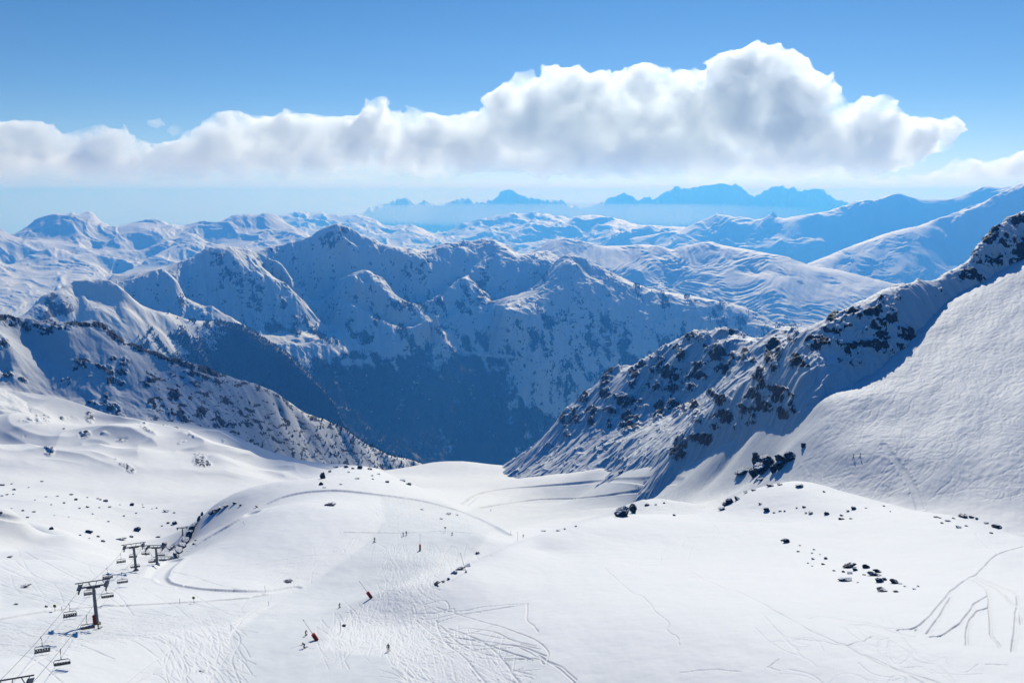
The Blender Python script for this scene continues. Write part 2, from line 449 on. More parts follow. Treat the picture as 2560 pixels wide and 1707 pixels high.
rridge = Sheet(fRR, -2.5, 42, 390, 1330, 1500, 900)

# ------------------------------------------------------------------ forested ridge, left middle distance
FR = [
 ('r', [(-300,860,3700),(-100,800,3850),(40,800,3900),(54,795,3920),(77,768,4000),(103,737,4080),(134,722,4130),(165,714,4170),(191,703,4210),(230,698,4240),(268,699,4240),(291,710,4220),(318,730,4200),(337,753,4190),(356,768,4190),(383,778,4220),(421,784,4280),(459,794,4320),(509,800,4350),(555,802,4360),(597,812,4330),(628,825,4290),(651,841,4260),(681,860,4200),(719,879,4140),(746,906,4080),(773,936,4010),(804,967,3950),(830,1001,3890),(850,1036,3840),(862,1060,3800),(890,1100,3740),(960,1160,3650),(1040,1230,3560),(1120,1300,3480)], .06, .6),
 ('l', [(185,715,4180),(195,740,4110),(180,770,4030),(160,795,3960),(150,830,3880)]),
 ('p', [(230,740,4150),(280,750,4140),(330,775,4130),(250,780,4020),(330,800,4050),(400,820,4120),(480,840,4180),(560,850,4210)]),
 ('p', [(120,790,3940),(100,830,3850),(250,840,3900),(350,880,3900),(450,910,3950),(550,930,3990),(650,960,3960),(720,1000,3900),(780,1050,3820),(820,1090,3760)]),
 ('p', [(-300,950,4900),(100,900,4900),(400,950,4900),(700,1050,4900),(900,1200,4700),(1100,1350,4500),(1200,1450,4300)]),
 ('p', [(0,900,3600),(300,1000,3600),(600,1080,3650),(800,1170,3600),(950,1250,3500)]),
]
fFR = Field(squeeze(FR, 4000, 0.75), 'lin', step=0.012)
fridge = Sheet(fFR, -40, -4.6, 3480, 4650, 1250, 1500)

# ------------------------------------------------------------------ central massif
CM = [
 # spur with trees in front of the pointed peak
 ('r', [(250,720,5250),(299,707,5300),(330,698,5320),(383,680,5350),(406,674,5350),(430,690,5310),(452,714,5260),(459,745,5180),(497,764,5110),(536,768,5080),(574,791,5030),(610,815,4980)], .035, .6),
 ('p', [(330,750,5160),(420,740,5200),(400,790,5050),(520,800,4990)]),
 # pointed peak
 ('r', [(279,691,5850),(330,685,5850),(421,668,5820),(478,645,5850),(524,619,5900),(551,615,5920),(582,619,5920),(612,638,5890),(643,653,5860),(681,688,5800),(712,707,5750),(727,726,5700),(750,745,5640),(781,775,5560),(804,806,5480),(820,830,5430)], .05, .62),
 ('p', [(480,700,5650),(560,680,5720),(560,740,5560),(640,720,5640),(640,780,5480),(720,790,5450),(600,800,5420),(700,835,5330),(790,838,5360)]),
 # lit terrace, forest below
 ('l', [(640,834,5230),(700,842,5200),(800,846,5200),(850,850,5200)]),
 ('l', [(660,858,5060),(720,878,4990),(780,886,4990),(845,882,5010)]),
 # big rounded peak
 ('r', [(560,640,6900),(662,622,6800),(708,615,6740),(730,606,6720),(773,596,6700),(788,584,6700),(815,568,6720),(842,559,6720),(869,569,6700),(888,578,6690),(907,588,6680),(934,598,6670),(965,611,6680),(1011,622,6720),(1064,628,6820),(1103,613,6950),(1133,607,7000),(1175,603,7020),(1202,599,7030),(1233,601,7030),(1256,609,7010),(1275,619,6980),(1290,632,6950),(1309,638,6920),(1340,632,6950),(1370,628,6960),(1390,640,6880)], .05, .5),
 ('p', [(700,660,6550),(760,680,6480),(720,720,6350),(800,700,6420),(860,640,6560),(880,680,6430),(800,760,6250),(860,740,6290)]),
 ('p', [(950,640,6570),(1000,660,6500),(1060,660,6560),(1000,700,6400),(1080,700,6400),(960,680,6430),(1118,670,6560),(1080,735,6260)]),
 # ledges right of the big peak
 ('l', [(860,600,6640),(900,612,6600),(950,625,6560),(1000,640,6520),(1060,645,6540)]),
 # snowy spur below it
 ('l', [(890,692,5880),(930,720,5780),(965,747,5680),(1000,766,5590)]),
 ('r', [(881,684,6000),(905,676,6000),(927,682,5990),(961,703,5920),(980,730,5840),(1007,753,5760),(1041,764,5700),(1075,752,5800),(1099,735,5900)], .035, .55),
 ('p', [(900,720,5860),(930,750,5750),(880,760,5780),(960,780,5640),(1000,800,5550),(850,700,6080)]),
 ('r', [(848,760,5600),(880,758,5580),(905,770,5520),(942,795,5440),(1003,818,5340),(1040,822,5310),(1070,800,5380),(1090,788,5420)], .03, .45),
 # spur from the plateau peak to the lower peak
 ('l', [(1225,609,6990),(1210,625,6880),(1194,642,6760),(1179,661,6620),(1175,676,6500),(1168,688,6380)]),
 ('r', [(1083,772,5950),(1099,745,6050),(1114,726,6120),(1133,709,6200),(1150,698,6260),(1168,690,6290),(1185,705,6240),(1200,725,6170),(1225,741,6090),(1236,764,6000)], .03, .6),
 ('l', [(1165,700,6220),(1160,730,6080),(1156,760,5940),(1130,790,5780),(1110,812,5660)]),
 ('p', [(1200,780,5820),(1230,820,5640),(1180,820,5660),(1120,850,5460)]),
 # bowl between plateau peak and right peak
 ('p', [(1260,650,6680),(1310,680,6500),(1350,670,6560),(1290,715,6320),(1230,690,6480),(1240,735,6220)]),
 # right peak
 ('r', [(1233,752,5900),(1263,742,5940),(1290,740,5960),(1328,730,6020),(1360,695,6120),(1375,672,6170),(1395,650,6220),(1424,632,6260),(1439,640,6250),(1462,645,6240),(1493,665,6220),(1524,680,6200),(1558,695,6180),(1596,714,6150),(1615,722,6140),(1654,730,6130),(1700,735,6120),(1757,746,6100),(1815,759,6050),(1853,766,6000),(1899,789,5900),(1950,815,5800),(2010,840,5700)], .05, .6),
 ('l', [(1442,662,6080),(1425,680,5960),(1405,700,5860),(1380,722,5760),(1345,750,5620),(1300,767,5520),(1262,772,5480),(1240,764,5560)]),
 ('l', [(1439,655,6190),(1470,690,6070),(1500,700,6030),(1530,720,5960)]),
 ('l', [(1256,782,5400),(1290,788,5370),(1327,794,5350)]),
 ('p', [(1450,760,5640),(1520,780,5640),(1600,780,5720),(1700,790,5760),(1800,800,5780),(1440,850,5270),(1540,880,5270),(1640,880,5340),(1750,850,5540),(1350,850,5180),(1850,830,5680)]),
 ('l', [(1470,700,5950),(1490,760,5700),(1510,830,5450),(1530,900,5220),(1560,980,5000)]),
 ('l', [(1600,720,6050),(1620,780,5760),(1650,850,5480),(1690,930,5250)]),
 ('l', [(1395,720,5740),(1400,790,5450),(1420,870,5200),(1450,960,4950)]),
 ('l', [(600,622,6080),(650,643,6080),(700,672,6020),(728,700,5920)]),
 ('l', [(551,620,5880),(565,670,5720),(600,730,5560),(640,790,5420)]),
 ('l', [(842,562,6690),(825,620,6560),(800,680,6440),(770,730,6310)]),
 ('l', [(842,562,6690),(870,610,6560),(900,640,6480),(930,660,6430)]),
 ('l', [(1109,760,5960),(1100,800,5740),(1080,850,5450),(1060,920,5130)]),
 ('l', [(1190,715,6150),(1200,790,5780),(1230,870,5400),(1270,950,5060)]),
 ('p', [(1450,950,4980),(1550,970,5020),(1620,980,5040),(1350,930,4960),(1700,930,5280)]),
 # forest wall to the valley floor
 ('p', [(900,850,5250),(1000,850,5230),(1080,860,5300),(870,950,4870),(960,940,4940),(1060,950,4970),(1180,930,5120),(1260,930,5140)]),
 ('p', [(850,1050,4450),(950,1050,4530),(1050,1050,4600),(1150,1050,4650),(1250,1040,4720),(1400,1060,4700),(1550,1100,4650)]),
 ('p', [(900,1150,4100),(1000,1170,4120),(1100,1180,4180),(1200,1180,4230),(1350,1180,4300),(1500,1200,4300)]),
 ('p', [(700,950,4700),(760,1000,4450),(800,1100,4050),(500,900,4700),(300,850,4750)]),
 ('p', [(800,1300,3700),(1000,1300,3700),(1300,1300,3800),(1600,1300,3900),(2000,1000,4800),(1900,1100,4500),(2100,900,5300)]),
 ('p', [(300,720,7400),(700,690,7500),(1200,690,7700),(1500,760,7400),(1900,850,7000),(2100,860,6500)]),
]
CM = [(s[0], [(x, y, d * 1.009) for x, y, d in s[1]], *s[2:]) if s[0] == 'r' else s for s in CM]   # rounded crests catch the sun
fCM = Field(squeeze(CM, 5200, 0.72), 'lin', step=0.007)
massif = Sheet(fCM, -29, 24, 4150, 6850, 1350, 1350)

# ------------------------------------------------------------------ broad snow mountain and the ridge right of it
BR = [
 ('r', [(1230,660,10400),(1309,636,10500),(1344,619,10600),(1378,603,10700),(1405,596,10700),(1447,601,10700),(1481,607,10700),(1497,615,10650),(1539,615,10700),(1596,611,10700),(1646,615,10700),(1680,624,10650),(1700,615,10700),(1757,609,10700),(1784,608,10700),(1815,619,10650),(1842,626,10600),(1884,630,10600),(1930,638,10500),(1968,645,10450),(2018,661,10300),(2083,672,10200),(2140,682,10100),(2198,699,10000),(2260,712,9900),(2400,760,9700)], .05, .4),
 ('l', [(1481,607,10650),(1440,640,10100),(1480,660,9800)]),
 ('l', [(1784,608,10650),(1810,640,10150),(1830,670,9700),(1870,690,9450),(1905,700,9250),(1920,730,8900)]),
 ('l', [(1596,611,10650),(1560,650,10000),(1520,672,9600)]),
 ('l', [(1700,618,10650),(1650,660,9950),(1640,700,9450),(1680,720,9200)]),
 ('p', [(1600,680,9500),(1700,690,9500),(1760,660,9900),(1750,720,9050),(1700,740,8900),(1850,740,8800),(1950,690,9500),(2000,720,9150),(2080,710,9400),(1900,790,8200),(2000,780,8450),(2100,750,8900)]),
 ('p', [(1300,720,9000),(1500,760,8600),(1700,800,8200),(1900,850,7700),(2100,860,7700),(2300,800,8600)]),
 ('p', [(1300,700,12200),(1700,690,12200),(2000,720,12000),(2400,790,11500)]),
]
fBR = Field(squeeze(BR, 9500, 0.6), 'lin', step=0.01)
broad = Sheet(fBR, -2, 31, 8250, 11100, 1350, 1100)

RL = [
 ('r', [(1960,690,11900),(2018,659,12300),(2083,630,12700),(2140,611,13000),(2198,592,13300),(2255,577,13600),(2293,569,13800),(2351,546,14200),(2400,527,14500),(2450,505,14800),(2500,480,15100),(2560,455,15400),(2800,400,16000)], .05, .5),
 ('l', [(2351,570,13700),(2330,590,13200),(2320,610,12800),(2312,640,12200),(2308,680,11600),(2300,720,11100)]),
 ('l', [(2274,600,12800),(2230,640,12100),(2182,688,11400)]),
 ('p', [(2100,660,11900),(2200,620,12500),(2250,680,11500),(2150,690,11400),(2400,600,13500),(2450,600,13600),(2500,560,14200),(2560,530,14500),(2400,660,12600),(2500,640,13000),(2800,560,13500),(2560,700,12400)]),
 ('p', [(1950,740,10800),(2200,760,10500),(2500,780,11000),(2800,760,11500)]),
 ('p', [(2100,720,15500),(2500,640,17500),(2800,560,18500)]),
]
fRL = Field(squeeze(RL, 12500, 0.55), 'lin', step=0.01)
rlit = Sheet(fRL, 15, 40, 11400, 15000, 1200, 900)

RB = [
 ('r', [(1500,610,19500),(1600,590,19500),(1700,572,19500),(1792,536,20000),(1850,545,19800),(1900,550,19600),(1960,548,19500),(2020,535,19500),(2083,524,19500),(2144,503,19500),(2190,501,19500),(2213,488,19600),(2247,482,19700),(2274,494,19600),(2297,499,19600),(2331,494,19700),(2370,497,19800),(2408,490,19900),(2446,471,20100),(2465,465,20200),(2488,473,20200),(2560,459,20500),(2800,440,21000)], .05, .5),
 ('l', [(1792,536,19900),(1760,570,18900),(1740,600,18000)]),
 ('l', [(2045,535,19200),(1990,575,18000),(1960,600,17300),(1880,640,16300)]),
 ('l', [(2040,545,18900),(2010,585,17700)]),
 ('l', [(1935,525,19600),(1900,555,18900),(1875,570,18400)]),
 ('l', [(1950,560,18600),(1920,590,17800),(1860,620,16900)]),
 ('p', [(2100,560,18200),(2150,600,17200),(2200,560,18000),(2050,640,16300),(1850,590,18000),(1800,600,17700),(2300,560,18200),(2400,560,18400)]),
 ('p', [(1500,680,16500),(1800,690,15500),(2100,700,15200),(2400,700,15500),(2700,650,16000)]),
 ('p', [(1600,660,22500),(2000,640,22500),(2400,580,23000),(2800,540,23500)]),
]
fRB = Field(squeeze(RB, 18000, 0.42), 'lin', step=0.01)
rback = Sheet(fRB, 5, 40, 16700, 19800, 1000, 900)

# ------------------------------------------------------------------ ranges behind
LB = [
 ('r', [(-300,590,12200),(-60,575,12200),(0,569,12200),(8,577,12100),(27,590,12000),(60,600,11900)], .04, .5),
 ('r', [(27,592,13300),(42,582,13400),(69,569,13500),(92,550,13600),(130,538,13700),(142,541,13700),(168,536,13700),(191,536,13700),(199,540,13600),(218,528,13650),(230,533,13600),(245,550,13500),(276,569,13300),(283,566,13300),(306,563,13500),(344,559,13800),(387,547,14000),(406,557,13900),(448,573,13700),(467,565,13700),(490,554,13700),(520,555,13700),(551,557,13700),(582,541,13800),(597,543,13800),(620,538,13800),(635,537,13800),(670,536,13800),(693,538,13800),(708,550,13600),(735,565,13300),(758,580,13000),(773,590,12800),(800,610,12500)], .05, .5),
 ('l', [(276,567,13200),(260,577,12900),(237,600,12400),(226,626,11900)]),
 ('l', [(290,566,13200),(325,575,12800),(340,595,12400),(345,640,11600)]),
 ('l', [(218,530,13500),(190,560,12800),(160,600,12200)]),
 ('r', [(283,691,9900),(325,672,10300),(364,653,10700),(402,626,11300),(440,607,11700),(467,582,12300),(490,590,12200),(520,606,11900)], .03, .5),
 ('l', [(650,570,12900),(655,580,12500),(630,600,12100)]),
 ('l', [(693,540,13700),(720,570,12900),(760,600,12200),(770,625,11700)]),
 ('r', [(30,660,10600),(69,642,10800),(99,630,10900),(134,619,11000),(165,626,10900),(184,638,10800),(214,632,10900),(241,630,10900),(268,643,10700),(329,653,10500)], .03, .35),
 ('p', [(100,600,11800),(200,615,11700),(300,610,12000),(60,620,11400),(280,650,10900),(420,600,12000),(380,580,12600),(600,590,12400),(560,600,12200),(700,600,12300)]),
 ('p', [(150,670,10000),(250,670,10000),(60,690,9500),(0,660,9900),(200,700,9000),(100,720,8600),(0,720,8500),(150,690,9200),(-100,700,9000),(280,690,9600)]),
 ('p', [(450,650,10600),(600,640,11000),(750,640,11300),(300,720,8800),(600,700,9000),(-300,760,7700),(0,790,7300),(120,780,7300),(300,780,7500),(800,720,8600)]),
 ('p', [(0,640,15500),(300,640,15500),(600,640,15500),(850,660,15000)]),
]
fLB = Field(squeeze(LB, 12000, 0.5), 'lin', step=0.007)
lback = Sheet(fLB, -38, -9, 9350, 13500, 1200, 800)

MB = [
 ('r', [(600,560,24500),(680,545,24500),(708,540,24500),(740,532,24600),(800,535,24600),(850,534,24600),(890,537,24500),(930,548,24300),(980,570,23800),(1010,562,23800),(1050,568,23600),(1085,588,23200),(1120,580,23400),(1150,562,23700),(1200,550,24000),(1260,537,24300),(1330,530,24500),(1400,545,24200),(1430,546,24200),(1480,541,24300),(1540,550,24100),(1580,565,23700),(1640,575,23400),(1750,590,23000)], .04, .5),
 ('r', [(860,565,21500),(880,555,21600),(910,572,21200),(960,590,20800),(1010,575,21200),(1030,565,21300),(1070,590,20800),(1110,600,20500)], .03, .5),
 ('r', [(1130,592,20300),(1160,580,20600),(1220,568,20800),(1250,580,20500),(1300,570,20700),(1345,552,21000),(1390,558,20900),(1430,548,21000),(1465,541,21100),(1530,546,21000),(1560,560,20700),(1590,562,20600),(1600,572,20400),(1640,566,20500),(1700,576,20300),(1713,567,20400),(1740,582,20100),(1800,608,19500)], .03, .5),
 ('r', [(1520,600,16600),(1545,585,16800),(1580,575,17000),(1620,566,17200),(1660,572,17100),(1713,566,17200),(1745,588,16800),(1790,605,16400),(1840,625,15900)], .03, .5),
 ('l', [(1465,541,21000),(1475,565,20000),(1450,590,19200)]),
 ('l', [(1330,530,24400),(1310,552,23200),(1290,575,22000)]),
 ('p', [(1000,610,18500),(1150,620,18000),(1250,610,18700),(1350,600,18800),(1450,610,18300),(1600,620,16000),(1700,620,15800),(900,610,19000),(800,590,20500),(740,570,22000)]),
 ('p', [(700,650,15500),(1000,660,15500),(1300,670,15000),(1600,690,14000),(1850,690,14000)]),
 ('p', [(600,600,28000),(1000,600,28000),(1400,600,28000),(1800,600,28000)]),
]
fMB = Field(squeeze(MB, 20000, 0.42), 'lin', step=0.01)
mback = Sheet(fMB, -20, 18, 17200, 22700, 1100, 600)

FJ = [
 ('r', [(700,560,38000),(800,550,38500),(880,545,39000),(905,536,39000),(915,524,39000),(942,515,39000),(965,515,39000),(972,509,39000),(999,499,39000),(1018,497,39000),(1030,505,39000),(1036,517,39000),(1045,518,39000),(1053,507,39000),(1068,499,39000),(1080,509,39000),(1087,517,39000),(1095,515,39000),(1104,522,39000),(1110,515,39000),(1126,505,39000),(1149,501,39000),(1175,497,39000),(1191,511,39000),(1214,505,39000),(1233,499,39000),(1244,505,39000),(1247,486,39000),(1259,478,39000),(1294,482,39000),(1309,496,39000),(1332,499,39000),(1360,503,39000),(1405,503,39000),(1424,509,39000),(1458,520,38500),(1501,511,39000),(1524,496,39000),(1562,486,39000),(1577,492,39000),(1596,501,39000),(1619,492,39000),(1635,503,39000),(1661,486,39000),(1688,465,39000),(1711,477,39000),(1731,473,39000),(1796,463,39000),(1853,465,39000),(1865,482,39000),(1880,499,39000),(1895,490,39000),(1918,478,39000),(1933,469,39000),(1979,469,39000),(1999,482,39000),(2025,478,39000),(2056,475,39000),(2067,482,39000),(2073,496,39000),(2102,503,39000),(2160,520,38500),(2300,540,38000)], .03, .7),
 ('p', [(700,580,34000),(1000,566,34500),(1300,560,34500),(1600,560,34500),(1900,550,35000),(2100,560,34500),(2300,580,34000)]),
 ('p', [(700,600,29000),(1100,600,29000),(1500,600,29000),(1900,600,29000),(2300,600,29000)]),
 ('p', [(700,600,44000),(1500,560,44000),(2300,590,44000)]),
]
FJ += [('l', [(x, y + 3, d * 0.985) for x, y, d in FJ[0][1]])]
fFJ = Field(FJ, 'lin', step=0.003)
far = Sheet(fFJ, -16, 28, 32000, 41500, 1300, 1500, 1.0)

# ------------------------------------------------------------------ surface detail
def rough(s, amp, freq, octv=6, seed=0, stretch=1.0, mask=1.0, kind='ridged', warp=0.35):
    """fractal relief; amp as a share of the distance, freq in cycles per radian"""
    wa = fbm(s.A * freq * 0.7, s.U * freq * 0.7, 3, seed + 91) * warp
    wu = fbm(s.A * freq * 0.7 + 40, s.U * freq * 0.7, 3, seed + 57) * warp
    f = ridged if kind == 'ridged' else fbm
    s.Z = s.Z + s.D * amp * mask * f(s.A * freq + wa, (s.U * freq + wu) * stretch, octv, seed)

def erode(s, freq, amp, octv=4, gain=0.45, seed=0, full=0.6, mask=1.0):
    """gullies and spurs that run down the fall line, finer and finer"""
    s.rib = np.zeros(s.Z.shape, np.float32)
    for k in range(octv):
        gu = np.gradient(s.Z, s.u, axis=0) / s.D; ga = np.gradient(s.Z, s.a, axis=1) / s.D
        sl = np.hypot(gu, ga) + 1e-6
        m = (np.minimum(1, sl / full) / sl)
        dx = (gu * m).astype(np.float32); dy = (-ga * m).astype(np.float32)   # across the slope
        wob = 0.35 * perlin(s.A * freq * 0.37 + 7, s.U * freq * 0.37, seed + k)
        x = s.A * freq + wob; y = s.U * freq - wob
        xi = np.floor(x); yi = np.floor(y)
        fx = (x - xi).astype(np.float32); fy = (y - yi).astype(np.float32)
        xi = xi.astype(np.int32); yi = yi.astype(np.int32)
        va = np.zeros(x.shape, np.float32); wt = np.full(x.shape, 1e-6, np.float32)
        for i in (-1, 0, 1):
            for j in (-1, 0, 1):
                h1 = hash2(xi + i, yi + j, seed + k * 7).astype(np.float32) / 65536
                h2 = hash2(xi + i, yi + j, seed + k * 7 + 3).astype(np.float32) / 65536
                px = fx - i - 0.1 - 0.8 * h1; py = fy - j - 0.1 - 0.8 * h2
                w = np.exp(-2.6 * (px * px + py * py))
                va += w * (0.3 + h2) * np.cos((px * dx + py * dy) * np.float32(2 * math.pi * 0.8) + h1 * 2.5); wt += w
        big = 0.55 + 0.75 * smooth(-0.35, 0.45, perlin(s.A * freq * 0.3, s.U * freq * 0.3, seed + 31 + k))
        s.Z = s.Z + s.D * amp * mask * big * np.minimum(1, sl / full) * (va / wt)
        s.rib += (va / wt) * (0.75 ** k) * np.minimum(1, sl / full)
        freq *= 1.93; amp *= gain

rough(massif, 0.0016, 24, 5, 3); erode(massif, 44, 0.0021, 5, 0.56, 3, 0.8)
rough(lhill, 0.0024, 22, 6, 11, kind='fbm'); erode(lhill, 30, 0.0011, 5, 0.5, 11, 0.9)
rough(rridge, 0.0022, 25, 5, 21); erode(rridge, 40, 0.0026, 5, 0.48, 21, 0.9)
rough(fridge, 0.0018, 20, 5, 31, kind='fbm'); erode(fridge, 28, 0.0018, 5, 0.45, 31, 0.9)
rough(broad, 0.0022, 9, 5, 41, kind='fbm'); erode(broad, 13, 0.0034, 6, 0.45, 41, 0.6)
rough(rlit, 0.0014, 18, 5, 51, kind='fbm'); erode(rlit, 22, 0.0018, 6, 0.45, 51, 0.7)
rough(rback, 0.0016, 22, 5, 61); erode(rback, 22, 0.0020, 6, 0.45, 61, 0.8)
rough(lback, 0.0022, 24, 6, 71); erode(lback, 26, 0.0018, 6, 0.45, 71, 0.7)
rough(mback, 0.0022, 36, 5, 81); erode(mback, 30, 0.0016, 6, 0.45, 81, 0.8)
rough(far, 0.0026, 75, 5, 85, 0.12, warp=0.1)

def rockiness(s, base, k_slope, s0, seed, freq):
    sl = s.slope()
    s.attr['rock'] = np.clip(base + k_slope * np.clip(sl - s0, 0, 0.6) + 0.22 * fbm(s.A * freq, s.Z / s.D * freq * 1.1, 5, seed, 0.62), 0, 1)
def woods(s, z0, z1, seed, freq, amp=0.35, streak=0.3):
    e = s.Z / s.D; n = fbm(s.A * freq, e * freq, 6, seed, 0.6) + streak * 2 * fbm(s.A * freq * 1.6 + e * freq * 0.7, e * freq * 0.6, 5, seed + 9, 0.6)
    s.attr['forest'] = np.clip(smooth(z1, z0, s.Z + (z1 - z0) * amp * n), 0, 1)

rockiness(massif, 0.14, 0.30, 0.7, 5, 110)
for s_ in (fridge, broad, rlit, rback, lback, mback, far):
    rockiness(s_, 0.10, 0.34, 0.75, 5, 60)
massif.attr['rock'] = np.clip(massif.attr['rock'] + 0.10 * massif.rib, 0, 1)
woods(massif, -1330, -800, 7, 40, 0.75, 0.45)
px_, py_ = massif.pix()
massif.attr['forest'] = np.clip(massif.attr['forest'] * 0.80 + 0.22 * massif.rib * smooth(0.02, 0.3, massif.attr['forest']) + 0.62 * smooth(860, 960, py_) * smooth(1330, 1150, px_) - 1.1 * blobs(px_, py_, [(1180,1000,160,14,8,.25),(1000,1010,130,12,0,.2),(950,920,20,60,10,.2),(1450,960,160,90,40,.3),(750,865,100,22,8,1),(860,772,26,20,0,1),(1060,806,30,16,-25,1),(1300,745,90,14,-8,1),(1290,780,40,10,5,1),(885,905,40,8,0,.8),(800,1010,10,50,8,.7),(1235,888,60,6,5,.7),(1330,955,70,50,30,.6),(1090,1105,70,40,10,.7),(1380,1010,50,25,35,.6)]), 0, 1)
massif.attr['rock'] = np.clip(massif.attr['rock'] + blobs(px_, py_, [(560,655,40,20,20,.22),(600,700,60,25,30,.2),(640,760,30,30,60,.18),(830,590,50,22,-30,.2),(1180,615,60,10,0,.2),(1220,670,14,50,10,.2),(1030,680,40,20,20,.15),(1200,745,40,30,40,.25),(1520,850,120,70,40,.16),(1440,780,60,60,60,.12)]), 0, 1)
woods(fridge, -900, -600, 8, 45, 0.8, 0.4)
px_, py_ = fridge.pix()
fridge.attr['forest'] = np.clip(fridge.attr['forest'] * smooth(300, 480, px_ + 0.4 * (py_ - 760)) + 1.3 * smooth(470, 700, px_ + 0.55 * (py_ - 800)), 0, 1)
fridge.attr['rock'] = np.clip(fridge.attr['rock'] * 0.9 * smooth(420, 300, px_) + blobs(px_, py_, [(140,760,45,40,-30,.3),(110,790,50,25,0,.3)]), 0, 1)
woods(broad, -1750, -1250, 9, 34, 0.6, 0.4)

# rocks of the left hill
px_, py_ = lhill.pix()
LROCK = [(15,802,34,14,5,.5),(60,815,30,10,10,.5),(95,824,42,13,12,.5),(150,818,40,8,5,.4),(200,812,40,6,2,.45),(255,818,22,10,25,.5),(282,838,20,10,40,.5),(300,850,14,8,50,.5),(345,872,26,8,25,.5),(400,892,34,7,24,.5),(460,910,34,7,20,.5),(520,928,30,7,22,.5),(200,908,28,14,0,.5),(188,918,14,8,0,.5),(246,918,24,7,10,.5),(273,935,16,26,0,.5),(305,930,16,12,0,.5),(293,955,24,10,20,.5),(164,955,16,12,-30,.45),(285,1022,24,14,30,.5),(243,1010,28,7,10,.45),(264,995,8,14,0,.45),(378,945,13,12,0,.45),(434,990,14,16,0,.5),(425,1030,10,12,0,.5),(458,1040,22,12,30,.5),(381,1010,14,16,0,.4),(499,940,42,6,18,.5),(528,948,22,6,18,.5),(545,1055,15,14,30,.5),(504,1035,12,14,0,.4),(581,1062,14,10,0,.4),(18,938,16,10,0,.5),(58,950,13,5,25,.5),(10,858,16,14,0,.45),(223,944,7,6,0,.4),(364,962,17,8,25,.4),(311,906,15,16,0,.45),(282,897,11,8,0,.4),(560,1000,40,8,30,.25),(640,1060,40,14,30,.25),(700,1090,50,12,30,.25),(620,1040,50,16,30,.22)]
rb_ = blobs(px_, py_, LROCK)
ev_ = lhill.Z / lhill.D
streak_ = fbm((lhill.A * 0.93 - ev_ * 0.37) * 90, (lhill.A * 0.37 + ev_ * 0.93) * 170 + 0.7 * perlin(lhill.A * 60, ev_ * 60, 79), 6, 77, 0.66)
n2_ = fbm(lhill.A * 110, ev_ * 140, 5, 78, 0.62)
open_ = smooth(320, 420, px_) * smooth(-30, 40, py_ - np.interp(px_, [0, 330, 600, 860, 1086], [800, 880, 955, 1080, 1165]))
lhill.attr['rock'] = np.clip(0.19 + rb_ * 0.72 + 0.34 * streak_ * (0.5 + open_) + 0.12 * open_ + 0.3 * rb_ * n2_ + 0.25 * smooth(16, 3, np.abs(py_ - np.interp(px_, [0, 107, 245, 306, 383, 459, 543, 651, 765, 860], [788, 800, 810, 852, 882, 909, 935, 968, 1033, 1077]))), 0, 1)
lhill.Z = lhill.Z + lhill.D * 0.0022 * smooth(0.1, 0.5, rb_) * (0.5 + ridged(lhill.A * 160, lhill.U * 160, 4, 13))

